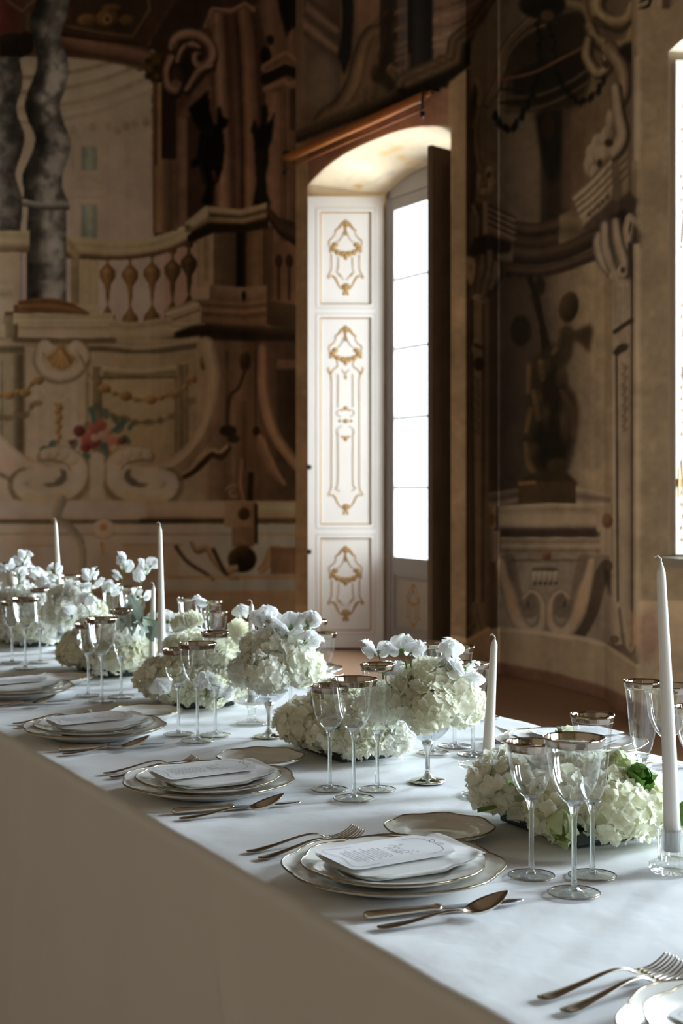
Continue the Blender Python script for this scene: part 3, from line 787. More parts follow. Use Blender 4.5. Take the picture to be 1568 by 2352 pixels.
    F.stroke([(210, 1050), (206, 1090), (206, 1140)], 6, (130, 114, 86), 3, .8); F.stroke([(240, 1050), (242, 1090), (238, 1140)], 6, (130, 114, 86), 3, .8)
    F.grad([(206, 1060), (212, 1042), (224, 1038), (236, 1044), (240, 1070), (236, 1120), (244, 1148), (200, 1148), (208, 1120)], (200, 0), (246, 0), [(170, 152, 120), (220, 206, 184), (206, 190, 164), (164, 147, 116)], 3)
    # ---- string course
    F.hband([(-420, 1148), (340, 1150), (690, 1152)], [(-420, 1194), (340, 1196), (690, 1188)], [(192, 174, 146), (214, 196, 174), (226, 210, 194), (208, 188, 164), (160, 142, 112)], 2)
    F.hband([(336, 1150), (690, 1152)], [(344, 1196), (690, 1190)], [(168, 146, 112), (196, 173, 138), (178, 152, 116), (120, 98, 68)], 3, .85)
    F.hband([(-420, 1190), (300, 1192), (690, 1188)], [(-420, 1206), (300, 1204), (690, 1202)], [(116, 102, 76), (96, 82, 58)], 3)
    F.rect(320, 1190, 690, 1204, (64, 52, 35), 3, .7)
    # ---- dado
    F.rect(-420, 1204, 690, 1372, (204, 190, 168), 3)
    F.rect(-420, 1206, 690, 1224, (210, 194, 168), 3)
    F.hband([(-420, 1222), (690, 1224)], [(-420, 1228), (690, 1230)], [(150, 132, 100), (120, 98, 68)], 3, .8)
    for x, y, rx, ry in [(85, 1238, 34, 22), (70, 1290, 26, 34), (20, 1250, 26, 18), (260, 1290, 40, 50)]:
        F.ell(x, y, rx, ry, (210, 176, 146), 16, .5)
    F.rect(48, 1250, 128, 1256, (150, 130, 100), 3, .7); F.rect(280, 1248, 420, 1254, (140, 116, 82), 3, .8); F.rect(282, 1254, 412, 1330, (182, 152, 112), 4, .7)
    F.stroke([(140, 1150), (130, 1190), (160, 1212), (186, 1250), (190, 1310), (188, 1360)], [26, 20, 18, 16, 14], [(122, 112, 92), (140, 130, 108), (170, 152, 124)], 3)
    F.ell(238, 1222, 26, 18, (136, 118, 88), 5, .8); F.ell(238, 1214, 24, 21, (208, 190, 164), 3, hi=(222, 206, 184), lo=(172, 152, 120)); F.ell(238, 1211, 9, 9, (158, 118, 54), 2)
    F.stroke([(234, 1248), (236, 1274)], [6, 3], (160, 118, 60), 2)
    # dado scrollwork of the dark bay
    F.rect(515, 1152, 588, 1210, [(150, 124, 90), (128, 102, 72), (100, 77, 53)], 2); F.ell(560, 1180, 14, 15, (56, 42, 26), 3, hi=(100, 74, 36)); F.rect(584, 1156, 592, 1250, (40, 31, 22), 3)
    F.rect(532, 1210, 584, 1256, [(124, 98, 68), (92, 70, 48)], 2)
    F.ell(556, 1284, 34, 32, (44, 34, 22), 6, hi=(96, 72, 34), lo=(28, 22, 14))
    for pts in [[(440, 1246), (452, 1262), (474, 1256), (492, 1284), (516, 1310), (540, 1304)], [(640, 1256), (622, 1262), (614, 1290), (598, 1308)]]:
        F.stroke([(x + 2, y + 5) for x, y in pts], [6, 12, 12, 8], (92, 70, 46), 4, .85)
        F.stroke(pts, [6, 12, 16, 12], [(176, 146, 106), (156, 124, 86), (120, 94, 64)], 2)
    F.stroke([(404, 1256), (430, 1290), (470, 1316), (490, 1330)], 7, (86, 66, 42), 3); F.stroke([(490, 1262), (520, 1320), (545, 1328)], 6, (62, 47, 32), 4)
    F.rect(620, 1256, 690, 1320, [(98, 74, 52), (110, 84, 58)], 4)
    F.rect(380, 1322, 690, 1330, (156, 122, 80), 4, .8)
    # plinth
    F.rect(-420, 1356, 690, 1500, (176, 150, 112), 3)
    F.hband([(-420, 1352), (400, 1362), (555, 1358), (690, 1378)], [(-420, 1360), (400, 1370), (555, 1366), (690, 1386)], [(186, 152, 108), (140, 106, 66)], 3, .9, 0)
    F.rect(690, 560, 820, 1500, [(70, 54, 40), (64, 50, 38)], 3)
    # corner bay pigment is darkened partly for the room's shade; this lifts it part way
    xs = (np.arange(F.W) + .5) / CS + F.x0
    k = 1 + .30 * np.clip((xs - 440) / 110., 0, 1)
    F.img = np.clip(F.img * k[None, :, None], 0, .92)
    # beyond the twisted columns the scheme repeats itself, mirrored about the cartouche
    ax = int((138 - F.x0) * CS)
    for c in range(int((2 - F.x0) * CS)):
        k = min(1., ((2 - F.x0) * CS - c) / 20.)
        F.img[:, c] = F.img[:, c] * (1 - k) + F.img[:, min(F.W - 1, 2 * ax - c)] * k
    F.weather(.075)
    return F
def paint_right():
    F = Fresco(560, -360, 1900, 1760, (112, 90, 60), 5)
    # ---- over the door: dark quadratura
    F.rect(560, -360, 1900, 330, (76, 59, 42), 3)
    F.rect(690, -360, 780, 250, [(80, 62, 46), (72, 56, 44), (58, 46, 36)], 4)
    for k in range(5):
        F.stroke([(700, 20 + k * 22 - 30), (772, 78 + k * 22 - 30)], [7, 9], (98, 78, 58) if k % 2 else (60, 47, 36), 3, .9, 0)
    F.ell(740, 190, 40, 60, (84, 70, 56), 22, .7)
    F.poly([(776, -360), (800, -360), (812, 40), (806, 130), (790, 172), (776, 130), (786, 60)], (26, 25, 24), 4)
    F.poly([(812, -360), (880, -360), (876, 20), (850, 60), (820, 80)], (92, 68, 48), 4)
    F.stroke([(872, 66), (846, 80), (826, 130), (812, 190), (780, 240), (740, 270), (712, 330)], [20, 28, 34, 30, 24], [(66, 52, 34), (92, 72, 46), (78, 60, 40), (48, 38, 26)], 4)
    F.stroke([(880, 60), (896, 40), (888, 90), (872, 112)], [14, 18, 10], [(60, 46, 28), (92, 70, 42)], 3)
    F.rect(872, -360, 920, 250, [(40, 31, 22), (30, 25, 18), (44, 35, 24)], 5, .9)
    for x, y, rx, ry in [(890, 40, 12, 18), (912, 70, 12, 24), (880, 130, 12, 26), (866, 170, 16, 24), (862, 220, 10, 30)]:
        F.ell(x, y, rx, ry, (34, 27, 17), 5, .9, hi=(60, 47, 28))
    F.rect(912, -360, 944, 200, [(64, 52, 40), (62, 56, 56), (66, 54, 44)], 4)
    for y in (20, 60, 96, 112, 130, 152, 168):
        F.stroke([(908, y + 8), (944, y)], 5, (86, 68, 48), 3, .8, 0)
    F.rect(936, -360, 996, 160, [(24, 23, 22), (38, 35, 34), (30, 28, 27), (26, 24, 22)], 3)
    F.rect(994, -360, 1110, 140, [(88, 70, 54), (96, 76, 58), (84, 66, 50)], 3)
    for y in (-60, -30, 0, 22, 44, 66, 86):
        F.stroke([(996, y + 22), (1060, y + 2), (1120, y - 40)], 5, (110, 88, 68) if y % 4 else (74, 58, 44), 3, .8)
    F.stroke([(898, 160), (920, 178), (940, 176)], 18, [(92, 70, 46), (56, 43, 28), (80, 62, 40)], 3)
    F.ell(862, 232, 34, 40, (72, 56, 36), 8, .7); F.ell(840, 248, 20, 14, (30, 24, 16), 4, rot=-40); F.ell(832, 246, 12, 8, (104, 86, 60), 3, rot=-40); F.ell(858, 250, 12, 24, (22, 20, 14), 6)
    F.rect(930, 120, 944, 250, [(92, 70, 44), (60, 46, 30)], 3, .8)
    # entablature sweeping over the door and up to the pier
    F.stroke([(676, 330), (800, 276), (938, 210), (1040, 176)], 34, [(64, 50, 34), (46, 37, 24), (28, 24, 16), (24, 21, 15)], 3, 1, 0)
    F.stroke([(676, 304), (800, 252), (830, 238)], 12, [(78, 62, 42), (52, 42, 28)], 3, 1, 0)
    F.stroke([(934, 192), (1000, 164), (1050, 140), (1056, 98), (1100, 66), (1140, 10), (1160, -80)], 54, [(52, 42, 26), (82, 64, 42), (60, 47, 30), (86, 68, 44), (46, 37, 24), (24, 21, 14), (26, 22, 15)], 3, 1, 0)
    F.poly([(676, 330), (940, 236), (1036, 196), (1036, 300), (930, 296), (860, 320), (780, 366), (706, 428), (676, 430)], (112, 82, 60), 3)
    # ---- door jambs
    F.rect(560, 330, 708, 1500, (132, 107, 70), 3)
    F.rect(560, 1390, 708, 1500, (150, 126, 88), 4)
    F.grad([(1030, 190), (1080, 150), (1080, 1500), (1030, 1500)], (0, 200), (0, 1450), [(132, 107, 70), (132, 107, 70)], 3)
    F.rect(1062, 230, 1074, 1460, [(130, 106, 70), (108, 88, 58)], 4, .55)
    # ---- pier: lining, niche ground
    F.rect(1072, 160, 1090, 1470, [(66, 50, 33), (78, 60, 40), (92, 72, 48)], 2)
    F.grad([(1080, 100), (1150, -20), (1160, -360), (1470, -360), (1470, 1500), (1080, 1500)], (0, 0), (0, 1480), [(98, 81, 57), (98, 81, 57)], 3)
    F.grad([(1160, 120), (1240, 40), (1350, 20), (1360, 150), (1340, 250), (1160, 260)], (1160, 0), (1350, 0), [(66, 50, 36), (44, 36, 24), (52, 42, 26)], 6)
    F.poly([(1180, 170), (1240, 140), (1345, 110), (1350, 190), (1300, 230), (1180, 230)], (38, 31, 21), 8)
    F.rect(1240, 250, 1310, 560, [(60, 46, 32), (40, 33, 23), (46, 36, 26), (66, 49, 34)], 10, .85)
    F.poly([(1228, 260), (1310, 250), (1300, 300), (1282, 400), (1265, 425), (1250, 390), (1236, 320)], (34, 29, 20), 8)
    F.ell(1258, 290, 14, 30, (60, 38, 22), 8, .7)
    F.rect(1290, 250, 1345, 480, [(84, 62, 44), (96, 70, 48), (100, 76, 46)], 10, .7)
    F.grad([(1320, 230), (1400, 180), (1420, 300), (1350, 400), (1310, 380)], (1310, 0), (1410, 0), [(92, 72, 42), (122, 98, 60)], 12, .8)
    # lower niche wall behind the figure
    F.grad([(1120, 600), (1420, 600), (1420, 1150), (1120, 1150)], (1120, 0), (1420, 0), [(74, 58, 42), (72, 57, 42), (78, 62, 46), (112, 94, 66), (140, 118, 82), (134, 113, 80)], 4)
    # upper arched mouldings
    F.stroke([(1118, 238), (1146, 180), (1156, 120), (1196, 66), (1260, 22), (1340, 8)], [16, 16, 18, 18, 16], [(76, 58, 38), (124, 98, 64), (92, 72, 46), (112, 88, 56), (66, 50, 34)], 3)
    F.stroke([(1138, 220), (1160, 160), (1172, 120), (1210, 80), (1250, 60)], 8, [(110, 86, 54), (60, 46, 30)], 3)
    F.stroke([(1280, 6), (1330, 16), (1350, 40), (1352, 90)], 14, [(130, 108, 68), (96, 78, 48)], 3)
    F.ell(1245, 10, 54, 34, (34, 30, 18), 6, hi=(58, 48, 26)); F.ell(1256, 36, 16, 12, (92, 68, 30), 4, .8)
    for yy in (205, 222, 236, 250):
        F.stroke([(1150, yy), (1230, yy - 2), (1300, yy - 30), (1350, yy - 62)], 5, (86, 68, 44) if yy % 4 == 2 else (40, 33, 22), 3, .75)
    # iron chains
    for pts, w in [([(1236, 56), (1240, 120), (1230, 190), (1216, 230), (1200, 260), (1176, 296), (1150, 288), (1138, 262)], 12), ([(1266, 64), (1276, 130), (1284, 180), (1306, 214), (1332, 238)], 11), ([(1388, 170), (1376, 205), (1350, 228), (1326, 234)], 11)]:
        P = spl(pts, 4)
        for i, (x, y) in enumerate(P):
            F.ell(x + (i % 3 - 1) * 3, y, w * (.62 if i % 2 else .42), w * .7, (26, 26, 23), 3, .85)
    F.stroke([(1144, 184), (1220, 168), (1290, 134), (1344, 106)], 4, (104, 68, 42), 2)
    # big scroll, upper right
    for pts, w, c in [([(1392, -40), (1364, 0), (1372, 34), (1410, 50), (1440, 40), (1450, 10)], [30, 34, 30, 22], [(96, 78, 44), (150, 128, 86), (120, 100, 62), (84, 66, 40)]),
                      ([(1350, 60), (1364, 88), (1400, 104), (1440, 98), (1452, 70)], [22, 30, 26], [(104, 84, 50), (140, 118, 76), (112, 92, 54), (58, 46, 28)]),
                      ([(1350, 90), (1346, 130), (1370, 164), (1392, 150), (1386, 130)], [16, 22, 12], [(82, 64, 40), (140, 120, 84), (104, 84, 52)]),
                      ([(1396, 108), (1424, 150), (1432, 200), (1424, 232)], [30, 26, 16], [(90, 70, 46), (140, 118, 84), (112, 92, 64)]),
                      ([(1410, 200), (1416, 260), (1424, 310), (1404, 346), (1380, 350)], [20, 26, 30, 34], [(110, 92, 66), (156, 138, 108), (140, 122, 94), (96, 78, 54)])]:
        F.stroke([(x + 5, y + 4) for x, y in pts], np.array(w) + 4, (48, 38, 25), 5, .7)
        F.stroke(pts, w, c, 2.5)
    F.stroke([(1366, 40), (1420, 74), (1448, 50)], 6, (70, 56, 34), 3); F.ell(1392, 148, 9, 10, (66, 52, 33), 3)
    F.poly([(1430, 100), (1458, 96), (1462, 128), (1448, 150), (1420, 120)], (42, 34, 23), 5)
    # mask of foliage at the scroll's foot
    for x, y, rx, ry in [(1376, 330, 18, 24), (1360, 352, 16, 22), (1352, 380, 12, 24), (1384, 356, 20, 22), (1394, 310, 14, 20), (1366, 400, 12, 22), (1400, 280, 10, 26)]:
        F.ell(x, y, rx, ry, (140, 122, 94), 5, .9, hi=(160, 142, 112), lo=(96, 78, 54))
    F.ell(1398, 328, 10, 9, (62, 48, 34), 3); F.ell(1377, 375, 6, 10, (62, 48, 34), 3)
    # outer lining at right, window jamb
    F.rect(1450, -360, 1520, 1520, (124, 105, 74), 3)
    
    F.stroke([(1472, 2), (1492, -6), (1488, 14), (1470, 18)], 5, (34, 28, 20), 2)
    F.rect(1514, 20, 1545, 1400, (124, 105, 74), 3)
    F.rect(1545, -360, 1900, 1400, (124, 105, 74), 3)
    F.rect(1450, 130, 1466, 370, [(92, 76, 54), (150, 133, 104), (140, 122, 92)], 2)
    # ---- impost cornice
    F.hband([(1178, 506), (1230, 512), (1290, 496), (1340, 470)], [(1178, 604), (1230, 608), (1300, 596), (1376, 560)], [(64, 49, 35), (84, 65, 46), (50, 39, 28), (78, 60, 40), (60, 46, 32), (84, 65, 44), (58, 45, 32), (46, 36, 26)], 3)
    F.hband([(1160, 604), (1230, 612), (1300, 598), (1376, 566)], [(1160, 640), (1230, 640), (1300, 624), (1372, 596)], [(66, 51, 36), (84, 64, 46), (52, 41, 30), (70, 55, 40)], 3)
    F.grad([(1284, 494), (1330, 474), (1338, 512), (1352, 530), (1300, 556), (1282, 560)], (0, 480), (0, 556), [(92, 74, 48), (116, 96, 62), (92, 74, 48), (118, 98, 66)], 3)
    # left block
    F.poly([(1090, 462), (1126, 466), (1126, 560), (1086, 560)], (84, 66, 46), 2)
    F.rect(1092, 470, 1106, 545, [(74, 58, 42), (60, 47, 34)], 2); F.stroke([(1114, 466), (1114, 545)], 12, [(110, 90, 62), (148, 124, 88), (100, 80, 54)], 2, 1, 0)
    F.poly([(1122, 464), (1186, 492), (1184, 506), (1176, 520), (1174, 558), (1122, 540)], (96, 75, 56), 2)
    for dy in (0, 14, 28, 42):
        F.stroke([(1122, 472 + dy), (1182, 500 + dy)], 4, (60, 46, 33), 2, .9, 0); F.stroke([(1122, 479 + dy), (1182, 507 + dy)], 4, (122, 97, 74), 2, .8, 0)
    F.poly([(1076, 572), (1090, 545), (1120, 538), (1176, 556), (1172, 580), (1100, 590), (1074, 590)], (50, 40, 29), 3)
    # right block with its worn inscription
    F.poly([(1316, 452), (1402, 368), (1412, 384), (1406, 456), (1338, 520), (1330, 490)], (138, 121, 92), 2)
    for k, (a, b) in enumerate([((1316, 450), (1400, 366)), ((1322, 464), (1404, 384)), ((1326, 476), (1406, 402)), ((1332, 490), (1406, 420))]):
        F.stroke([a, ((a[0] + b[0]) / 2 - 2, (a[1] + b[1]) / 2 + 6), b], 6, (104, 87, 61), 2.5, .95)
        F.stroke([(a[0] + 2, a[1] + 6), ((a[0] + b[0]) / 2, (a[1] + b[1]) / 2 + 12), (b[0] + 2, b[1] + 6)], 5, (158, 140, 110), 2.5, .8)
    P = spl([(1350, 494), (1366, 480), (1382, 466), (1398, 450)], 6)
    for i, (x, y) in enumerate(P[::2]):
        g = i % 4
        segs = [[(-3, 4), (0, -6)], [(0, -6), (3, 3)]] if g == 0 else [[(-2, -5), (-1, 5)], [(-1, 5), (3, 2)]] if g == 1 else [[(-2, -5), (-2, 4)], [(2, -6), (2, 3)], [(-2, -1), (2, -2)]] if g == 2 else [[(0, -6), (0, 4)]]
        for sg in segs:
            F.stroke([(x + a, y + b) for a, b in sg], 2.4, (84, 66, 42), 1, .85, 0)
    F.poly([(1404, 380), (1416, 366), (1424, 384), (1424, 462), (1406, 458)], (100, 82, 62), 2)
    F.poly([(1338, 522), (1406, 458), (1424, 466), (1402, 500), (1352, 530)], (78, 62, 48), 2)
    F.poly([(1420, 370), (1440, 350), (1442, 440), (1430, 452)], (126, 107, 76), 2)
    for y in (372, 392, 412):
        F.stroke([(1422, y + 8), (1440, y - 10)], 4, (92, 75, 52), 2, 1, 0)
    F.poly([(1424, 456), (1446, 440), (1464, 460), (1458, 484), (1434, 500), (1418, 484)], (74, 60, 46), 2)
    F.poly([(1400, 498), (1430, 480), (1460, 490), (1440, 560), (1404, 540)], (44, 37, 28), 5)
    # consoles
    for ox, k, base in [(0, 1, (150, 132, 104)), (1, -1, (106, 86, 64))]:
        if k > 0:
            sh = [[(1374, 540), (1372, 560), (1382, 600), (1400, 624), (1412, 640)], [(1388, 516), (1388, 560), (1398, 600), (1412, 632)], [(1412, 508), (1416, 550), (1430, 600), (1432, 628)]]
        else:
            sh = [[(1106, 590), (1104, 620), (1100, 650), (1098, 676)], [(1124, 580), (1124, 620), (1114, 650), (1108, 680)], [(1138, 604), (1136, 632), (1126, 660)]]
        for pts in sh:
            b = np.array(base, float)
            F.stroke([(x + 4, y + 2) for x, y in pts], [20, 24, 20], (b * .5).tolist(), 4, .8)
            F.stroke(pts, [16, 22, 22, 14], [(b * .72).tolist(), (b * 1.06).tolist(), (b * .98).tolist(), (b * .66).tolist()], 2)
    F.stroke([(1442, 500), (1436, 530), (1444, 566), (1452, 540), (1456, 510), (1446, 496)], 12, [(164, 146, 116), (132, 113, 84)], 2)
    F.grad([(1452, 510), (1478, 540), (1474, 570), (1450, 580)], (1452, 0), (1480, 0), [(50, 41, 30), (104, 88, 62)], 5)
    F.stroke([(1446, 560), (1452, 640), (1452, 760)], 6, (66, 52, 38), 3)
    F.ell(1410, 636, 11, 14, (150, 132, 104), 3, hi=(170, 152, 122)); F.ell(1428, 624, 12, 14, (146, 128, 100), 3, hi=(168, 150, 120)); F.ell(1430, 620, 6, 7, (70, 55, 40), 3)
    F.stroke([(1076, 592), (1074, 620), (1080, 650), (1086, 620), (1084, 596)], 7, (138, 116, 82), 2)
    F.ell(1096, 688, 12, 13, (128, 110, 82), 3, hi=(150, 132, 104)); F.ell(1112, 692, 10, 11, (98, 80, 58), 3)
    # ---- pilaster strips below the consoles
    F.rect(1400, 640, 1450, 1480, [(128, 110, 80), (152, 133, 104), (146, 127, 98), (122, 103, 74)], 2)
    F.rect(1448, 640, 1454, 1480, [(88, 70, 48), (76, 60, 42)], 2); F.rect(1454, 560, 1468, 1480, [(150, 131, 98), (140, 120, 86)], 2)
    F.rect(1408, 650, 1446, 760, [(140, 124, 100), (156, 140, 116), (148, 130, 102)], 4)
    for i in range(5):
        F.stroke([(1412 + i * 7, 660), (1414 + i * 6.5, 745)], 2, (116, 98, 74), 2, .7, 0)
    F.stroke([(1412, 762), (1450, 736)], 9, (58, 46, 32), 2, 1, 0); F.poly([(1414, 768), (1448, 744), (1446, 790), (1424, 800)], (134, 115, 88), 3)
    F.ell(1428, 800, 16, 10, (66, 52, 36), 3, rot=-25); F.ell(1416, 810, 8, 7, (58, 46, 32), 3)
    for i in range(13):
        y = 836 + i * 12
        F.stroke([(1428 + (i % 2) * 8, y), (1440 - (i % 2) * 6, y + 6), (1430, y + 10)], 4, (110, 92, 66), 2, .8)
    F.stroke([(1415, 820), (1418, 1380)], 4, (76, 60, 42), 2); F.stroke([(1409, 820), (1412, 1380)], 5, (162, 143, 110), 2)
    F.rect(1086, 690, 1122, 1460, [(110, 90, 62), (128, 106, 76), (116, 96, 68), (92, 74, 52)], 2)
    F.stroke([(1084, 690), (1086, 1380)], 5, (62, 48, 34), 2); F.stroke([(1110, 700), (1108, 1380)], 4, (78, 60, 42), 3, .9)
    F.ell(1094, 800, 10, 24, (120, 100, 72), 3, hi=(142, 122, 94)); F.poly([(1086, 786), (1112, 796), (1112, 804), (1086, 796)], (62, 48, 34), 2); F.ell(1100, 836, 12, 16, (60, 47, 33), 4)
    for i in range(11):
        F.stroke([(1090 + (i % 2) * 6, 868 + i * 12), (1100, 876 + i * 12)], 4, (92, 74, 52), 2, .8)
    # ---- upper left strip ornaments
    F.poly([(1078, 232), (1090, 190), (1100, 200), (1102, 225), (1090, 260), (1078, 300)], (52, 42, 28), 3); F.stroke([(1082, 300), (1086, 360), (1086, 440), (1078, 480)], 10, (60, 46, 31), 3)
    F.stroke([(1094, 184), (1102, 210), (1100, 240)], 8, (116, 94, 62), 3)
    F.stroke([(1100, 250), (1092, 300), (1096, 360), (1106, 390)], [8, 10, 12], [(82, 64, 40), (118, 94, 62), (84, 66, 44)], 3)
    for x, y, rx, ry in [(1124, 396, 10, 14), (1130, 424, 9, 16), (1116, 440, 16, 8), (1100, 420, 6, 22), (1126, 410, 6, 8)]:
        F.ell(x, y, rx, ry, (134, 110, 72), 3, .9, hi=(152, 128, 88), lo=(96, 76, 48))
    F.ell(1122, 402, 5, 8, (66, 51, 35), 3)
    F.stroke([(1085, 474), (1096, 500), (1094, 540)], 6, (110, 90, 60), 3)
    # ---- bronze figure with its cast shadow
    F.poly([(1340, 860), (1356, 850), (1370, 880), (1368, 930), (1392, 990), (1398, 1050), (1370, 1080), (1340, 1090), (1320, 1060), (1330, 960)], (118, 100, 74), 14, .8)
    for pts, c in [([(1224, 680), (1250, 760), (1262, 820)], (52, 42, 30)), ([(1216, 640), (1236, 700), (1250, 800), (1250, 860)], (44, 36, 25))]:
        F.stroke(pts, 9, c, 4)
    F.ell(1196, 760, 24, 36, (44, 36, 24), 7, .9); F.ell(1240, 656, 12, 22, (44, 37, 28), 6, .9)
    F.ell(1306, 705, 22, 36, (66, 51, 26), 4, rot=10, hi=(84, 64, 30), lo=(44, 36, 20))
    F.poly([(1286, 760), (1300, 744), (1320, 760), (1356, 744), (1362, 760), (1352, 812), (1334, 790), (1318, 780), (1312, 820), (1300, 840), (1280, 830)], (70, 54, 30), 6)
    F.poly([(1250, 800), (1276, 790), (1296, 830), (1302, 880), (1326, 920), (1326, 980), (1316, 1040), (1296, 1090), (1262, 1106), (1226, 1100), (1206, 1060), (1198, 1010), (1212, 960), (1214, 900), (1210, 860), (1226, 820)], (60, 47, 27), 9, 1, 1)
    F.ell(1262, 1020, 40, 60, (36, 31, 20), 14, .9); F.ell(1268, 900, 22, 60, (40, 33, 21), 10, .8)
    for pts in [[(1214, 840), (1212, 900)], [(1218, 940), (1208, 990)], [(1206, 1020), (1214, 1066), (1230, 1090)], [(1270, 810), (1276, 800)], [(1240, 830), (1246, 870)], [(1224, 900), (1236, 960)]]:
        F.stroke(pts, [5, 11, 5], (112, 84, 36), 6, .75)
    for x, y, rx, ry in [(1250, 850, 16, 22), (1290, 870, 14, 26), (1236, 930, 12, 30), (1300, 980, 14, 40), (1228, 1040, 14, 24), (1280, 1070, 24, 18), (1256, 960, 10, 30)]:
        F.ell(x, y, rx, ry, (78, 60, 33), 8, .55, hi=(98, 74, 38), lo=(40, 33, 22))
    F.stroke([(1290, 900), (1312, 940), (1318, 1000)], 8, (86, 64, 34), 6, .6)
    F.poly([(1230, 1084), (1300, 1084), (1330, 1112), (1190, 1112), (1206, 1096)], (60, 46, 24), 4)
    # pedestal
    F.rect(1190, 1106, 1322, 1160, [(84, 62, 28), (76, 57, 28), (70, 53, 28)], 2); F.stroke([(1192, 1110), (1226, 1108)], 6, (128, 92, 36), 2)
    # mouldings of the niche floor
    F.hband([(1120, 1132), (1190, 1122)], [(1120, 1166), (1190, 1150)], [(120, 102, 78), (84, 68, 50), (134, 114, 88)], 3); F.hband([(1322, 1120), (1402, 1136)], [(1322, 1156), (1402, 1162)], [(150, 130, 100), (104, 86, 64), (156, 136, 106)], 3)
    # ---- altar base
    F.hband([(1126, 1164), (1260, 1156), (1402, 1158)], [(1126, 1212), (1260, 1216), (1402, 1210)], [(168, 146, 112), (134, 112, 80), (164, 140, 104), (168, 144, 108), (122, 100, 70)], 2)
    F.rect(1126, 1162, 1144, 1216, [(110, 88, 62), (152, 130, 98)], 2); F.rect(1368, 1160, 1402, 1220, [(150, 128, 96), (142, 120, 88)], 2)
    F.ell(1128, 1192, 9, 14, (96, 70, 36), 3); F.ell(1394, 1196, 13, 17, (112, 80, 40), 3, hi=(140, 104, 56), lo=(74, 54, 30))
    F.stroke([(1143, 1166), (1143, 1210)], 5, (70, 56, 40), 2, 1, 0)
    F.rect(1136, 1212, 1370, 1234, [(92, 74, 54), (66, 53, 40), (74, 60, 45)], 3, 1, 1)
    F.rect(1126, 1220, 1150, 1300, [(100, 80, 56), (146, 124, 94), (92, 73, 52)], 2); F.rect(1120, 1290, 1146, 1450, [(96, 76, 52), (84, 66, 46), (108, 86, 60)], 3)  # lower strip: shade of the return painted into the pigment
    F.rect(1150, 1234, 1385, 1275, [(150, 128, 96), (120, 100, 74), (156, 134, 102), (112, 92, 68), (146, 124, 94)], 2, 1, 1)
    F.rect(1378, 1215, 1404, 1300, [(146, 124, 92), (156, 134, 102)], 2)
    F.rect(1146, 1275, 1402, 1475, [(140, 120, 92), (136, 117, 92), (132, 114, 90), (124, 106, 82)], 3)
    F.rect(1172, 1284, 1370, 1290, (104, 86, 64), 2, .9)
    F.stroke([(1392, 1300), (1372, 1340), (1356, 1400), (1330, 1450), (1310, 1470)], [26, 34, 34, 26], (84, 67, 48), 4)
    F.grad([(1384, 1300), (1402, 1320), (1402, 1370), (1390, 1340)], (0, 1300), (0, 1370), [(56, 44, 30), (84, 66, 46)], 4)
    # scrolls of the altar
    for sx, cx in [(1, 0), (-1, 2508)]:
        T = lambda pts: [(cx + sx * x, y) for x, y in pts]
        cs = [(112, 92, 66), (160, 138, 106), (166, 138, 100), (122, 100, 74)]
        cs = cs if sx > 0 else cs[::-1]
        F.stroke(T([(1166, 1290), (1178, 1340), (1192, 1390), (1216, 1410), (1238, 1390), (1230, 1364), (1210, 1370), (1212, 1386)]), [30, 24, 16, 12, 12, 8], (86, 70, 51), 5, .5)
        F.stroke(T([(1168, 1290), (1180, 1340), (1190, 1378), (1206, 1400), (1224, 1392), (1222, 1374), (1212, 1378)]), [10, 8, 8, 8, 5], (104, 86, 64), 2, .9)
        F.stroke(T([(1150, 1290), (1164, 1350), (1182, 1410), (1210, 1450), (1240, 1440), (1246, 1400), (1238, 1370), (1218, 1358), (1202, 1374)]), [22, 28, 34, 30, 20, 14, 10, 8], cs, 2.5)
        F.ell(cx + sx * 1212, 1388, 6, 8, (90, 72, 52), 2)
        F.ell(cx + sx * 1176, 1380, 14, 44, (176, 134, 84), 12, .5, rot=-14 * sx)
    F.ell(1254, 1276, 12, 11, (120, 84, 40), 2, hi=(150, 110, 60), lo=(84, 60, 32))
    F.rect(1226, 1296, 1276, 1308, [(150, 130, 102), (104, 86, 64)], 2, 1, 1)
    for i in range(5):
        F.ell(1228 + i * 12, 1322, 6, 14, (166, 146, 118), 2, hi=(184, 164, 134), lo=(104, 86, 64)); F.ell(1228 + i * 12, 1340, 4, 4, (78, 62, 46), 2)
    F.rect(1222, 1306, 1282, 1311, (74, 60, 44), 2)
    # feet of the pilaster strips
    F.scroll(1412, 1470, 10, 3, 120, 520, 6, [(110, 92, 66), (84, 67, 48)]); F.stroke([(1424, 1400), (1430, 1440), (1436, 1480), (1450, 1500), (1456, 1484)], [8, 12, 10, 7], [(150, 130, 98), (92, 74, 54)], 2)
    F.scroll(1086, 1440, 8, 3, 120, 520, 5, [(110, 90, 62), (84, 66, 46)]); F.stroke([(1096, 1390), (1102, 1420), (1110, 1446)], 7, [(140, 116, 82), (92, 72, 50)], 2)
    F.poly([(1446, 1400), (1470, 1420), (1470, 1500), (1446, 1480)], (160, 122, 78), 6, .7)
    # ---- plinth and skirting
    F.hband([(1020, 1458), (1072, 1472), (1120, 1444), (1146, 1444), (1280, 1458), (1390, 1480), (1464, 1530), (1900, 1640)], [(1020, 1600), (1072, 1600), (1146, 1600), (1280, 1620), (1390, 1660), (1464, 1700), (1560, 1740), (1900, 1760)], [(150, 126, 88), (150, 126, 88)], 2, 1, 0)
    F.stroke([(1146, 1446), (1230, 1452), (1280, 1460), (1330, 1466), (1390, 1482)], 7, (180, 156, 118), 3)
    F.stroke([(1390, 1482), (1464, 1532), (1560, 1552)], 5, (170, 146, 106), 3, 1, 0); F.stroke([(1020, 1458), (1072, 1472), (1120, 1445)], 5, (180, 150, 106), 3, 1, 0)
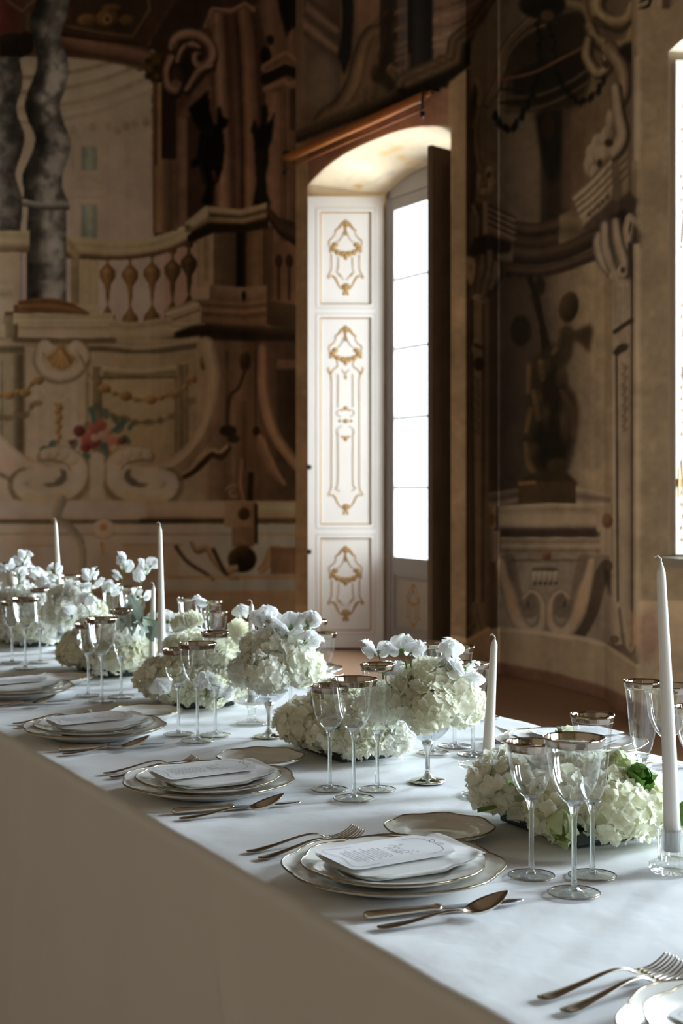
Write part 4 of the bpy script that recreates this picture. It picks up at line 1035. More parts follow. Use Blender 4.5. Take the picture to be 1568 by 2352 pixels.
    F.grad([(1142, 1520), (1280, 1546), (1390, 1578), (1464, 1612), (1520, 1640), (1520, 1760), (1120, 1760)], (0, 1520), (0, 1640), [(116, 78, 51), (116, 78, 51)], 3)
    F.rect(1466, 1380, 1900, 1560, (150, 128, 92), 6)
    F.ell(1490, 1460, 26, 60, (120, 88, 66), 16, .6)
    # the painting over the door hangs in the room's shade; the pigment itself is no darker than the pier's
    xs = (np.arange(F.W) + .5) / CS + F.x0; ys = (np.arange(F.H) + .5) / CS + F.y0
    k = 1 + .30 * np.clip((1060 - xs) / 40., 0, 1)[None] * np.clip((330 - ys) / 30., 0, 1)[:, None]
    F.img = np.clip(F.img * k[..., None], 0, .92)
    # ---- vault and reveals of the door opening
    F.poly([(708, 426), (760, 372), (820, 336), (880, 310), (940, 296), (1034, 290), (1034, 470), (1000, 470), (880, 470), (708, 470)], (220, 198, 160), 2)
    F.grad([(712, 424), (760, 372), (820, 336), (880, 310), (940, 296), (1034, 292), (1034, 362), (990, 350), (990, 392), (882, 446)], (720, 420), (980, 320), [(220, 198, 160), (220, 198, 160)], 2)
    for pts, c in [([(872, 352), (924, 332), (926, 340), (876, 360)], (176, 142, 66)), ([(926, 376), (956, 366), (958, 372), (928, 384)], (178, 146, 76)), ([(788, 412), (832, 382), (838, 388), (800, 416)], (150, 138, 112)), ([(836, 424), (900, 388), (916, 388), (904, 396), (848, 428)], (142, 132, 112)), ([(960, 352), (1000, 340), (1030, 330), (1030, 338), (966, 362)], (150, 140, 116)), ([(962, 322), (1030, 316), (1030, 324), (970, 330)], (140, 130, 104)), ([(948, 336), (990, 330), (984, 350), (956, 350)], (176, 162, 134))]:
        F.poly(pts, c, 3, .9)
    F.ell(922, 362, 12, 7, (180, 150, 84), 3, .8); F.ell(822, 428, 9, 6, (150, 116, 50), 3, .9)
    F.ell(840, 396, 18, 10, (206, 188, 156), 4, .8); F.ell(900, 400, 10, 6, (150, 142, 126), 4, .7)
    F.weather(.075)
    return F
# ------------------------------------------------------------------ the room
FL, FR = paint_left(), paint_right()
GAIN = {'left': 2.3, 'right': 2.5}
SAT = .70
HT = 6.7


def steps(a, b, fine, coarse, f0, f1):
    """sample positions from a to b: fine spacing inside [f0, f1], coarse outside"""
    sgn = 1 if b > a else -1
    out, x = [a], a
    lo, hi = min(f0, f1), max(f0, f1)
    while abs(b - x) > 1e-9:
        s = fine if lo - coarse <= x <= hi + coarse else coarse
        x = x + sgn * min(s, abs(b - x))
        out.append(x)
        if abs(b - x) < fine * .3:
            out[-1] = b
            break
    return np.array(out)


def painted(name, XY, F, gain, z0=None, z1=None, zs=None, parent=None, kind='structure'):
    """painted plaster: columns at the plan points XY, rows at zs, or running from z0[i] to z1[i]"""
    XY = np.asarray(XY, float); n = len(XY)
    if zs is not None:
        Z = np.repeat(np.asarray(zs)[None], n, 0)
    else:
        t = np.linspace(0, 1, 120)[None]
        Z = np.asarray(z0)[:, None] * (1 - t) + np.asarray(z1)[:, None] * t
    m = Z.shape[1]
    X = np.repeat(XY[:, :1], m, 1); Y = np.repeat(XY[:, 1:], m, 1)
    co = np.stack([X, Y, Z], -1).reshape(-1, 3)
    i, j = np.meshgrid(np.arange(n - 1), np.arange(m - 1), indexing='ij')
    a = (i * m + j).ravel()
    q = np.stack([a, a + m, a + m + 1, a + 1], 1)
    return painted_mesh(name, co, q, F, gain, parent, kind)


def painted_mesh(name, co, q, F, gain, parent=None, kind='structure'):
    px, py = pix(co[:, 0], np.maximum(co[:, 1], 1.2), co[:, 2])
    col = (F.sample(px, py) / .35) ** 1.18 * .35 * gain
    lum = (col @ np.array([.2126, .7152, .0722]))[:, None]
    col = lum + (col - lum) * SAT                        # lime plaster mutes the pigments
    mx = np.maximum(col.max(1, keepdims=True), 1e-6)
    col = col * np.where(mx > .55, .55 + .33 * (1 - np.exp(-(mx - .55) / .33)), mx) / mx     # no pigment is whiter than limewash
    col = np.clip(col, .004, .86)
    me = bpy.data.meshes.new(name)
    me.vertices.add(len(co)); me.vertices.foreach_set('co', co.ravel().astype(np.float32))
    me.loops.add(q.size); me.loops.foreach_set('vertex_index', q.ravel().astype(np.int32))
    me.polygons.add(len(q)); me.polygons.foreach_set('loop_start', np.arange(0, q.size, 4, dtype=np.int32))
    me.update(calc_edges=True)
    at = me.color_attributes.new('pigment', 'FLOAT_COLOR', 'POINT')
    at.data.foreach_set('color', np.concatenate([col, np.ones((len(col), 1))], 1).ravel().astype(np.float32))
    me.materials.append(M['fresco'])
    o = bpy.data.objects.new(name, me); C.objects.link(o)
    if parent is not None:
        o.parent = parent
    if kind:
        o['kind'] = kind
    return o


def xy(u, n):
    p = UN(u, n); return (p.x, p.y)


def lerp_xy(A, B, t):
    A, B = np.array(A), np.array(B)
    return A + (B - A) * np.asarray(t)[:, None]


U_FAR, N_BACK, N_FRONT, U_NEAR, N_OPP = 12.37, 5.65, 5.18, -5.0, -4.6
# wall at the far end, then the recess beside the door bay
ns = steps(N_OPP, N_BACK, .013, .12, 1.6, N_BACK)
zsL = steps(0, HT, .0125, .1, .2, 5.9)
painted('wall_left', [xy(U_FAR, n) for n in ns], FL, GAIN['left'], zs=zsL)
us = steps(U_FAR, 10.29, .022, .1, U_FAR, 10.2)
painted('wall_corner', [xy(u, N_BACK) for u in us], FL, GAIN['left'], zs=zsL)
# door bay: return, two jambs, spandrel over the segmental arch
U0, U1, US0, US1, NS = 10.08, 7.99, 9.76, 8.31, 5.72
zsR = steps(0, HT, .0105, .1, .1, 5.0)


def arch(u, rise=.14, spring=3.69, u0=U0, u1=U1):
    t = np.clip((np.asarray(u, float) - u1) / (u0 - u1), 0, 1)
    return spring + rise * (1 - np.abs(2 * t - 1) ** 2.6)


bay = tag(bpy.data.objects.new('wall_door_bay', None), kind='structure'); C.objects.link(bay)
painted('bay_side', [xy(10.29, n) for n in np.linspace(N_BACK, N_FRONT, 8)], FR, GAIN['right'], zs=zsR[::4], parent=bay, kind=None)
painted('jamb', [xy(u, N_FRONT) for u in np.linspace(10.29, U0, 12)], FR, GAIN['right'], zs=zsR, parent=bay, kind=None)
us = steps(U0, U1, .017, .1, U0, U1)
painted('spandrel', [xy(u, N_FRONT) for u in us], FR, GAIN['right'], z0=arch(us), z1=np.full(len(us), HT), parent=bay, kind=None)
painted('jamb', [xy(u, N_FRONT) for u in np.linspace(U1, 7.81, 12)], FR, GAIN['right'], zs=zsR, parent=bay, kind=None)
# splayed reveals and vault of the door opening
for a, b in (((U0, N_FRONT), (US0, NS)), ((U1, N_FRONT), (US1, NS))):
    painted('reveal', lerp_xy(xy(*a), xy(*b), np.linspace(0, 1, 14)), FR, GAIN['right'], zs=np.linspace(0, 3.75, 120), parent=bay, kind=None)
K = 20
tt = np.linspace(0, 1, 90)
co = []
for k in range(K):
    s = k / (K - 1)
    for t in tt:
        uo = U0 + (U1 - U0) * t; ui = US0 + (US1 - US0) * t
        zo, zi = float(arch(uo)), 3.60 + .12 * (1 - abs(2 * t - 1) ** 2.6)
        p = UN(uo + (ui - uo) * s, N_FRONT + (NS + .03 - N_FRONT) * s, zo + (zi - zo) * s); co.append((p.x, p.y, p.z))
i, j = np.meshgrid(np.arange(K - 1), np.arange(len(tt) - 1), indexing='ij')
a = (i * len(tt) + j).ravel()
painted_mesh('vault', np.array(co), np.stack([a, a + len(tt), a + len(tt) + 1, a + 1], 1), FR, GAIN['right'], bay, None)
# niche pier between door and window
J, K1, K2 = xy(7.81, N_FRONT), (1.0, 9.75), (1.09, 9.87)
Mx, Ox = (1.614, 8.73), (1.615, 7.78)
back = [tuple((1 - t) * np.array(K2) + t * np.array(Mx) + np.array(DN) * .06 * math.sin(math.pi * t)) for t in np.linspace(0, 1, 90)]
pl = [tuple(p) for p in lerp_xy(J, K1, np.linspace(0, 1, 14))] + [tuple(p) for p in lerp_xy(K1, K2, np.linspace(0, 1, 8))[1:]] + back[1:] + [tuple(p) for p in lerp_xy(Mx, Ox, np.linspace(0, 1, 44))[1:]]
NW = 5.15
W0, W1, SILL = 5.82, 3.73, .93
u_o = -.478 * Ox[0] + .878 * Ox[1]
pl += [xy(u, NW) for u in np.linspace(u_o - .02, W0, 22)]
painted('wall_pier', pl, FR, GAIN['right'], zs=zsR)
# window wall nearer the eye: three openings in all
painted_open = [(W0, W1), (2.0, -.1), (-1.6, -3.7)]
prev = None
ww = tag(bpy.data.objects.new('wall_right', None), kind='structure'); C.objects.link(ww)
for k, (a, b) in enumerate(painted_open):
    us = np.linspace(a, b, 40)
    painted('parapet', [xy(u, NW) for u in us], FR, GAIN['right'], z0=np.zeros(40), z1=np.full(40, SILL), parent=ww, kind=None)
    painted('spandrel', [xy(u, NW) for u in us], FR, GAIN['right'], z0=arch(us, .14, 3.62, a, b), z1=np.full(40, HT), parent=ww, kind=None)
    nx = painted_open[k + 1][0] if k < 2 else U_NEAR
    painted('pier', [xy(u, NW) for u in np.linspace(b, nx, 40)], FR, GAIN['right'], zs=np.linspace(0, HT, 90), parent=ww, kind=None)
    # splayed embrasure
    d, ni = .32, NW + .54
    me_obj('embrasure', [UN(a, NW, SILL), UN(a - d, ni, SILL), UN(a - d, ni, 3.78), UN(a, NW, 3.78), UN(b, NW, SILL), UN(b + d, ni, SILL), UN(b + d, ni, 3.78), UN(b, NW, 3.78)],
           [(0, 1, 2, 3), (4, 7, 6, 5)], M['plaster'], ww, False)
    vv, ff = [], []
    for t in np.linspace(0, 1, 24):
        vv += [UN(a + (b - a) * t, NW, float(arch(a + (b - a) * t, .14, 3.62, a, b))), UN(a - d + (b - a + 2 * d) * t, ni + .03, 3.56 + .12 * (1 - abs(2 * t - 1) ** 2.6))]
    ff = [(2 * q, 2 * q + 1, 2 * q + 3, 2 * q + 2) for q in range(23)]
    me_obj('window_vault', vv, ff, M['vault_cream'], ww)
    vv, ff = box_vf(b - .02, a + .02, NW - .05, ni + .03, SILL - .05, SILL)
    me_obj('stone_sill', [UN(x, y, z) for x, y, z in vv], ff, M['stone'], ww, False)
# the rest of the shell
def quad(name, pts, mat):
    o = me_obj(name, pts, [(0, 1, 2, 3)], mat, None, False); o['kind'] = 'structure'; return o
quad('wall_front', [UN(U_NEAR, N_OPP, 0), UN(U_NEAR, 5.8, 0), UN(U_NEAR, 5.8, HT), UN(U_NEAR, N_OPP, HT)], M['plaster'])
quad('wall_opposite', [UN(U_NEAR, N_OPP, 0), UN(U_FAR, N_OPP, 0), UN(U_FAR, N_OPP, HT), UN(U_NEAR, N_OPP, HT)], M['plaster'])
quad('floor', [UN(U_NEAR - .3, N_OPP - .3, 0), UN(U_FAR + .3, N_OPP - .3, 0), UN(U_FAR + .3, 6.6, 0), UN(U_NEAR - .3, 6.6, 0)], M['floor'])
quad('ceiling', [UN(U_NEAR - .3, N_OPP - .3, HT), UN(U_FAR + .3, N_OPP - .3, HT), UN(U_FAR + .3, 6.6, HT), UN(U_NEAR - .3, 6.6, HT)], M['ceiling'])


# ------------------------------------------------------------------ french window and shutters
def ribbon_vf(pts, w, y, th=.004):
    P = np.asarray(pts, float); n = len(P)
    W = np.interp(np.linspace(0, 1, n), np.linspace(0, 1, len(np.atleast_1d(w))), np.atleast_1d(w)) / 2
    T = np.gradient(P, axis=0); T /= np.maximum(np.linalg.norm(T, axis=1, keepdims=True), 1e-9)
    Nn = np.stack([-T[:, 1], T[:, 0]], 1)
    v, f = [], []
    for i in range(n):
        a, b = P[i] + Nn[i] * W[i], P[i] - Nn[i] * W[i]
        v += [(a[0], y, a[1]), (P[i][0], y - th, P[i][1]), (b[0], y, b[1])]
    for i in range(n - 1):
        f += [(3 * i, 3 * i + 3, 3 * i + 4, 3 * i + 1), (3 * i + 1, 3 * i + 4, 3 * i + 5, 3 * i + 2)]
    return v, f


def blob_vf(cx, cz, rx, rz, y, th=.006, n=12):
    v = [(cx, y - th, cz)] + [(cx + rx * math.cos(2 * math.pi * k / n), y, cz + rz * math.sin(2 * math.pi * k / n)) for k in range(n)]
    return v, [(0, 1 + k, 1 + (k + 1) % n) for k in range(n)]


def ornament(kind, y):
    """gilded rocaille; coordinates in drawing units from the panel's centre top (x to one side, downwards positive)"""
    S = 1 / (3.733 * 289)
    ov = []
    def st(pts, w, both=True):
        for sx in ((1, -1) if both else (1,)):
            P = spl([(sx * a * S, -b * S) for a, b in pts], 6) if len(pts) > 2 else np.array([(sx * a * S, -b * S) for a, b in pts])
            ov.append(ribbon_vf(P, np.asarray(w) * S, y))
    def bl(x, z, rx, rz, both=True):
        for sx in ((1, -1) if both and x else (1,)):
            ov.append(blob_vf(sx * x * S, -z * S, rx * S, rz * S, y))
    bl(0, 96, 34, 30); bl(0, 80, 16, 22)
    st([(8, 74), (36, 104), (60, 134), (86, 152), (80, 168)], [22, 30, 20, 12, 6])
    st([(82, 160), (86, 190), (120, 228), (138, 240), (138, 286)], [8, 8, 12, 8, 8])
    st([(6, 120), (4, 200)], 7); st([(4, 150), (40, 230), (70, 250)], [5, 6, 8])
    bl(92, 274, 30, 22); bl(112, 304, 28, 26); bl(70, 340, 26, 26); bl(28, 352, 30, 26); bl(0, 372, 22, 34); bl(128, 330, 16, 14)
    st([(0, 346), (60, 344), (110, 312), (140, 300)], [30, 34, 34, 12])
    if kind == 'short':
        st([(118, 352), (118, 460), (124, 500), (150, 548), (140, 560), (128, 540)], [12, 9, 9, 14, 10, 6])
        st([(60, 380), (62, 470), (72, 508), (48, 530), (36, 548)], [8, 6, 6, 10, 4]); st([(10, 575), (40, 545), (66, 530)], [4, 7, 4])
        st([(128, 536), (96, 552), (74, 590), (56, 628), (30, 650)], [10, 22, 20, 14, 20]); bl(0, 636, 40, 34); bl(14, 690, 14, 20); bl(0, 664, 20, 16)
    else:
        st([(70, 366), (66, 410), (104, 440), (130, 470), (150, 430), (136, 424)], [12, 10, 12, 26, 12, 6]); st([(128, 460), (120, 520)], [20, 6])
        bl(0, 504, 14, 20); st([(0, 480), (24, 446), (36, 440)], [6, 6, 4])
        st([(62, 480), (64, 760)], 5); st([(118, 510), (118, 1440)], 6); st([(64, 980), (64, 1400), (86, 1452), (50, 1480)], [5, 5, 6, 8])
        bl(0, 770, 24, 20); bl(30, 788, 12, 8); st([(40, 780), (72, 800), (68, 826), (40, 846)], 5)
        bl(0, 880, 24, 20); bl(50, 878, 14, 14); st([(22, 880), (50, 878)], 8); bl(0, 1030, 20, 26); bl(28, 1012, 14, 10); st([(30, 920), (66, 950), (74, 990)], 5)
        st([(118, 1436), (126, 1470), (146, 1510), (124, 1516)], [6, 8, 14, 6]); st([(124, 1506), (92, 1526), (72, 1568), (48, 1606), (24, 1622)], [8, 18, 18, 12, 16]); bl(0, 1616, 36, 30); bl(14, 1666, 12, 18); bl(0, 1640, 18, 14)
    return merge(*ov)


ORN = {k: None for k in ('short', 'long')}


def shutter_leaf(name, hinge, free, mats, label_kind):
    """hinged inner leaf: stiles, rails, three panels with gilt fillets and rocaille; local x runs free edge -> hinge, -y faces the room"""
    A, B = Vector((*free, 0)), Vector((*hinge, 0)); w = (B - A).length
    root = tag(bpy.data.objects.new(name, None), label_kind, None, None, 'structure'); C.objects.link(root)
    root.location = (A.x, A.y, .02); root.rotation_euler = (0, 0, math.atan2(B.y - A.y, B.x - A.x))
    white, gilt = mats
    H = 3.575
    zz = [(3.455, 2.72), (2.617, .973), (.869, .132)]
    x0, x1 = .098, w - .096
    box('stile', 0, x0, -.018, .018, 0, H, white, root); box('stile', x1, w, -.018, .018, 0, H, white, root)
    edges = [(H, zz[0][0]), (zz[0][1], zz[1][0]), (zz[1][1], zz[2][0]), (zz[2][1], 0)]
    for a, b in edges:
        box('rail', x0, x1, -.018, .018, b, a, white, root)
    for k, (a, b) in enumerate(zz):
        p = box('panel', x0 - .004, x1 + .004, -.006, .012, b - .004, a + .004, white, root)
        # moulded border outside, gilt fillet inside
        for off, wd, mt, yy, nm in ((-.028, .006, M['line_grey'], -.0185, 'moulding'), (.004, .012, gilt, -.0072, 'gilt_fillet')):
            q = [(x0 + off, a - off), (x1 - off, a - off), (x1 - off, b + off), (x0 + off, b + off), (x0 + off, a - off)]
            vf = [ribbon_vf(np.array([q[i], q[i + 1]]), wd, yy, .002) for i in range(4)]
            me_obj(nm, *merge(*vf), mt, p, False)
        kind = 'long' if k == 1 else 'short'
        if ORN[kind] is None:
            o = me_obj('gilt_rocaille', *ornament(kind, 0), gilt, p, False); ORN[kind] = o.data
        else:
            o = share('gilt_rocaille', ORN[kind], p)
        o.location = ((x0 + x1) / 2, -.0062, a - .006); o.parent = p
    return root


M['line_grey'] = pbr('pale_grey_line', (.55, .54, .54), .6)
lf = shutter_leaf('door_1', xy(9.765, 5.695), xy(10.045, 5.165), (M['leaf_white'], M['gilt']), 'white shutter leaf with gilded rocaille panels folded into the door opening')
for z in (1.43, .76):
    kb = lathe('shutter_knob', [(0, 0), (.018, .002), (.02, .012), (.01, .02), (.008, .03), (0, .032)], M['iron'], lf, 14)
    kb.location = (.012, -.018, z); kb.rotation_euler = (math.pi / 2, 0, 0)
# the other leaf, its dark back turned to the room
H2, F2 = xy(8.33, 5.70), xy(8.125, 5.10)
lf2 = tag(bpy.data.objects.new('door_2', None), 'dark brown shutter leaf standing open, seen edge on beside the glass', None, None, 'structure'); C.objects.link(lf2)
lf2.location = (F2[0], F2[1], .02); lf2.rotation_euler = (0, 0, math.atan2(H2[1] - F2[1], H2[0] - F2[0]))
wd2 = math.hypot(H2[0] - F2[0], H2[1] - F2[1])
box('stile', 0, .09, -.02, .02, 0, 3.575, M['dark_wood'], lf2); box('stile', wd2 - .09, wd2, -.02, .02, 0, 3.575, M['dark_wood'], lf2)
for a, b in ((3.575, 3.45), (2.72, 2.62), (.97, .87), (.13, 0)):
    box('rail', .09, wd2 - .09, -.02, .02, b, a, M['dark_wood'], lf2)
for a, b in ((3.45, 2.72), (2.62, .97), (.87, .13)):
    box('panel', .085, wd2 - .085, -.008, .008, b - .005, a + .005, M['dark_wood'], lf2)


def casement(name, ua, ub, n, z0, ztop, glass0, glass1, npane, mats, rise=.1, ends=None):
    """glazed double leaf in a fixed frame between ua (far) and ub (near); local x runs from ua towards ub, -y faces the room"""
    A, B = ends or (UN(ua, n), UN(ub, n)); w = (B - A).length
    root = tag(bpy.data.objects.new(name, None), None, None, None, 'structure'); C.objects.link(root)
    root.location = (A.x, A.y, 0); root.rotation_euler = (0, 0, math.atan2(B.y - A.y, B.x - A.x))
    fr = M['frame_grey']
    box('frame_post', -.03, .065, -.03, .06, z0, ztop + .14, fr, root); box('frame_post', w - .065, w + .03, -.03, .06, z0, ztop + .14, fr, root)
    # head follows the flat arch
    vv, ff = [], []
    for q, t in enumerate(np.linspace(0, 1, 17)):
        zb = ztop - .03
        for yy, z in ((-.03, zb), (-.03, ztop + .22), (.06, ztop + .22), (.06, zb)):
            vv.append((w * t, yy, z))
    for q in range(16):
        for k in range(4):
            l = (k + 1) % 4; ff.append((4 * q + k, 4 * q + l, 4 * q + 4 + l, 4 * q + 4 + k))
    me_obj('frame_head', vv, ff, fr, root, False)
    mid = w / 2
    for (a, b) in ((.065, mid), (mid, w - .065)):
        s0, s1 = (.015, .075) if a < mid - .01 else (.075, .015)
        sa, sb = (.045, .085) if a < mid - .01 else (.085, .045)
        box('stile', a, a + sa, -.02, .035, z0 + .01, ztop - .01, fr, root); box('stile', b - sb, b, -.02, .035, z0 + .01, ztop - .01, fr, root)
        ga, gb = a + sa, b - sb
        box('rail', ga, gb, -.02, .035, glass1, ztop - .01, fr, root)
        ph = (glass1 - glass0) / npane
        for k in range(npane):
            pz = glass0 + k * ph
            box('pane', ga, gb, .004, .008, pz + .008, pz + ph - .008, M['sheet_glass'], root)
            if k:
                box('muntin', ga, gb, -.008, .022, pz - .008, pz + .008, fr, root)
        if glass0 - z0 > .4:
            box('rail', ga, gb, -.02, .035, glass0 - .14, glass0, fr, root)
            box('rail', ga, gb, -.02, .035, z0 + .01, z0 + .17, fr, root)
            p = box('panel', ga, gb, -.004, .02, z0 + .17, glass0 - .14, M['panel_cream'], root)
            o = share('gilt_rocaille', ORN['short'], p); o.location = ((ga + gb) / 2, -.0042, glass0 - .16); o.scale = (.72, 1, .60)
            q = [(ga + .03, glass0 - .165), (gb - .03, glass0 - .165), (gb - .03, z0 + .195), (ga + .03, z0 + .195), (ga + .03, glass0 - .165)]
            me_obj('moulding', *merge(*[ribbon_vf(np.array([q[i], q[i + 1]]), .016, -.004, .008) for i in range(4)]), fr, p, False)
        else:
            box('rail', ga, gb, -.02, .035, z0 + .01, glass0, fr, root)
    return root


M['panel_cream'] = pbr('cream_panel', (.46, .42, .35), .6, vary=(5, .08))
casement('window_1', US0 + .0, US1 + .0, 5.745, 0., 3.60, .743, 3.47, 5, None)
for k, (a, b) in enumerate(painted_open):
    casement('window_%d' % (k + 2), a - .32, b + .32, 5.72, SILL, 3.56, SILL + .09, 3.45, 4, None)
# shutter leaf folded into the first window's embrasure: weathered white wood with worn carving
e0, e1 = Vector((*xy(W0 - .03, NW + .02), 0)), Vector((*xy(W0 - .30, NW + .50), 0))
ws = tag(bpy.data.objects.new('window_shutter', None), 'worn white carved shutter leaf folded into the window embrasure', 'shutter'); C.objects.link(ws)
ws.location = (e0.x, e0.y, SILL + .015); ws.rotation_euler = (0, 0, math.atan2(e1.y - e0.y, e1.x - e0.x))
wl = (e1 - e0).length
box('leaf', 0, wl, -.018, .018, 0, 2.62, M['worn_white'], ws)
rr = random.Random(4)
box('panel', .09, wl - .08, -.024, -.012, .12, 1.1, M['worn_white'], ws); box('panel', .09, wl - .08, -.024, -.012, 1.2, 2.5, M['worn_white'], ws)
cv = [ribbon_vf(spl([(.045 + .012 * math.sin(t * 9 + k), t) for t in np.linspace(.15 + k * .5, .5 + k * .5, 9)], 4), .008, -.0185, .004) for k in range(4)]
cv += [blob_vf(.04 + rr.uniform(-.01, .014), .08 + q * .062, .008, .014, -.0185, .004) for q in range(40)]
me_obj('carving', *merge(*cv), M['carve'], ws, False)['kind'] = 'stuff'
me_obj('shutter_bolt', *merge(box_vf(.0, .03, -.03, -.018, .36, .40), tube_vf([(.012, -.03, .30), (.012, -.034, .46)], .006, 8)), M['gilt'], ws, False)
# ------------------------------------------------------------------ wooden roller over the door
rp0, rp1 = UN(10.30, 5.07, 3.93), UN(8.06, 5.07, 3.93)
rd = thing('curtain_roller', 'orange varnished wooden roller hung on iron brackets above the door arch', 'roller', UN(9.18, 5.07, 3.93))
ax = (rp1 - rp0)
loc = lambda p: Vector(p) - UN(9.18, 5.07, 3.93)
tube('pole', [loc(rp0 + ax * t) for t in np.linspace(.02, .965, 24)], [.034 + .006 * math.sin(k * .5) * .2 for k in range(24)], M['roller_wood'], rd, 16)
tube('spindle', [loc(rp0 + ax * .96), loc(rp1 + ax * .0)], .018, M['roller_wood'], rd, 12)
tube('cord_rail', [loc(rp0 + ax * .02 + Vector((0, 0, -.085))), loc(rp0 + ax * .96 + Vector((0, 0, -.085)))], .008, M['roller_wood'], rd, 8)
for t in (.03, .965):
    p = rp0 + ax * t
    nn = Vector((DN[0], DN[1], 0))
    me_obj('bracket', *merge(tube_vf([loc(p + Vector((0, 0, .05)) + nn * .11), loc(p + Vector((0, 0, .05)) - nn * .02), loc(p + Vector((0, 0, -.10)) - nn * .02)], .010, 8), tube_vf([loc(p + Vector((0, 0, -.11)) - nn * .02), loc(p + Vector((0, 0, -.15)) - nn * .02)], [.018, .014], 8)), M['iron'], rd)
# ------------------------------------------------------------------ the laid table
TE0, TE1 = .87, 2.035                       # table edges (n)
TU0, TU1 = .30, 7.3
rng = np.random.default_rng(11)


def make_cloth():
    """one white cloth over the long table, falling to the floor all round"""
    r = .018
    prof = []                               # (n offset direction, z) across: near hem -> top -> far hem
    for k, z in enumerate(np.concatenate([np.linspace(.004, .70, 26), np.linspace(.70, TOPZ - r, 5)[1:]])):
        prof.append((TE0, z, 1))
    for a in np.linspace(0, math.pi / 2, 6)[1:]:
        prof.append((TE0 + r - r * math.cos(a), TOPZ - r + r * math.sin(a), 0))
    for n in np.linspace(TE0 + r, TE1 - r, 60)[1:-1]:
        prof.append((n, TOPZ, 0))
    for a in np.linspace(math.pi / 2, 0, 6)[:-1]:
        prof.append((TE1 - r + r * math.cos(a), TOPZ - r + r * math.sin(a), 0))
    for z in np.concatenate([np.linspace(TOPZ - r, .70, 4), np.linspace(.70, .004, 16)[1:]]):
        prof.append((TE1, z, -1))
    us = np.linspace(TU0, TU1, 380)
    v = []
    for u in us:
        for n, z, s in prof:
            dn = 0.
            if s:
                d = (TOPZ - z) / TOPZ       # 0 at the edge, 1 at the hem
                fold = .5 * math.sin(u * 9.3 + 1.1) + .35 * math.sin(u * 17.1 + .4 * math.sin(u * 3)) + .25 * math.sin(u * 5.1 + 2)
                dn = -s * (.010 * d + .030 * d ** 1.35 * (1 + fold))
                # the lap where two cloths meet, and one long sagging crease
                q = u - 2.98 - .05 * d
                dn += -s * .020 * d ** .6 * (1 / (1 + math.exp(-q / .006))) * math.exp(-max(q, 0) / .16)
                g = u - (2.02 - .36 * d)
                dn += -s * .022 * min(1, d * 2.2) * math.exp(-(g / .022) ** 2)
                zz = z
            else:
                zz = z - .0021 + .0009 * math.sin(u * 31 + n * 17) * math.sin(n * 23 - u * 7)
                if abs(n - 1.4525) < .5:
                    zz += .0012 * math.exp(-((u - 2.16 - .12 * (n - 1)) / .012) ** 2) + .0010 * math.exp(-((u - 3.3 + .2 * (n - 1)) / .010) ** 2)
            v.append(UN(u, n + dn, zz))
    m = len(prof)
    f = [(i * m + j, i * m + j + 1, (i + 1) * m + j + 1, (i + 1) * m + j) for i in range(len(us) - 1) for j in range(m - 1)]
    # end falls
    for i in (0, len(us) - 1):
        top = list(range(i * m, (i + 1) * m))
        f.append(tuple(top) if i else tuple(reversed(top)))
    o = me_obj('tablecloth', v, f, M['cloth'])
    for k, p in enumerate(o.data.polygons):
        if len(p.vertices) > 4:
            p.use_smooth = False
    tag(o, 'plain white floor-length cloth covering the long banquet table', 'tablecloth')


make_cloth()


# ------------------------------------------------------------------ china
def scallop(a):
    return lambda th, r, z, i: (r * (1 + a * (r / .16) * (.6 * math.cos(8 * th) + .4 * abs(math.sin(8 * th)) - .2)), z)


def lobed(R, amp):
    def f(th, r, z, i):
        k = max(0., min(1., (r / R - .55) / .45))
        c = abs(math.cos(4 * th)) ** .7 - .6 + .35 * math.exp(-((((th * 8 / (2 * math.pi)) % 1) - .5) / .10) ** 2)
        return r * (1 + amp * k * c), z + .003 * k * c
    return f


def make_plate(name, R, h, amp, seg=96):
    """scalloped plate: white body, thin antique gold edge"""
    root = bpy.data.objects.new(name, None); C.objects.link(root)
    prof = [(0, .0035), (R * .34, .0035), (R * .56, .004), (R * .62, .006), (R * .70, .0115), (R * .80, h * .62), (R * .90, h * .80), (R * .985, h), (R, h + .0005), (R * .995, h - .002), (R * .90, h * .62), (R * .78, h * .42), (R * .66, .004), (R * .60, .0), (R * .50, .0), (0, .0005)]
    mod = lobed(R, amp)
    lathe('body', prof, M['china'], root, seg, mod)
    pts = []
    for j in range(seg):
        th = 2 * math.pi * j / seg
        r, z = mod(th, R * .997, h + .0002, 0)
        pts.append((r * math.cos(th), r * math.sin(th), z))
    tube('gold_edge', pts, .0016, M['rim_gold'], root, 6, True)
    return root


def cutlery_vf(st, nw=9):
    """solid of stations (x, z, half width, thickness, dish): a closed strip with a dished or crowned section"""
    v, f = [], []
    ring = 2 * nw
    for x, z, hw, th, dish in st:
        for k in range(nw):
            t = -1 + 2 * k / (nw - 1)
            v.append((x, t * hw, z + dish * (t * t - 1) + th * .5 * (1 - .8 * t * t)))
        for k in range(nw):
            t = 1 - 2 * k / (nw - 1)
            v.append((x, t * hw, z + dish * (t * t - 1) - th * .5 * (1 - .8 * t * t)))
    n = len(st)
    for i in range(n - 1):
        for k in range(ring):
            l = (k + 1) % ring
            f.append((i * ring + k, (i + 1) * ring + k, (i + 1) * ring + l, i * ring + l))
    f.append(tuple(range(ring))); f.append(tuple((n - 1) * ring + k for k in reversed(range(ring))))
    return v, f


def stn(rows, n=40):
    A = np.array(rows, float); x = np.linspace(A[0, 0], A[-1, 0], n)
    P = [spl(np.stack([A[:, 0], A[:, k]], 1), 12) for k in range(1, A.shape[1])]
    return [(xx, *[float(np.interp(xx, p[:, 0], p[:, 1])) for p in P]) for xx in x]


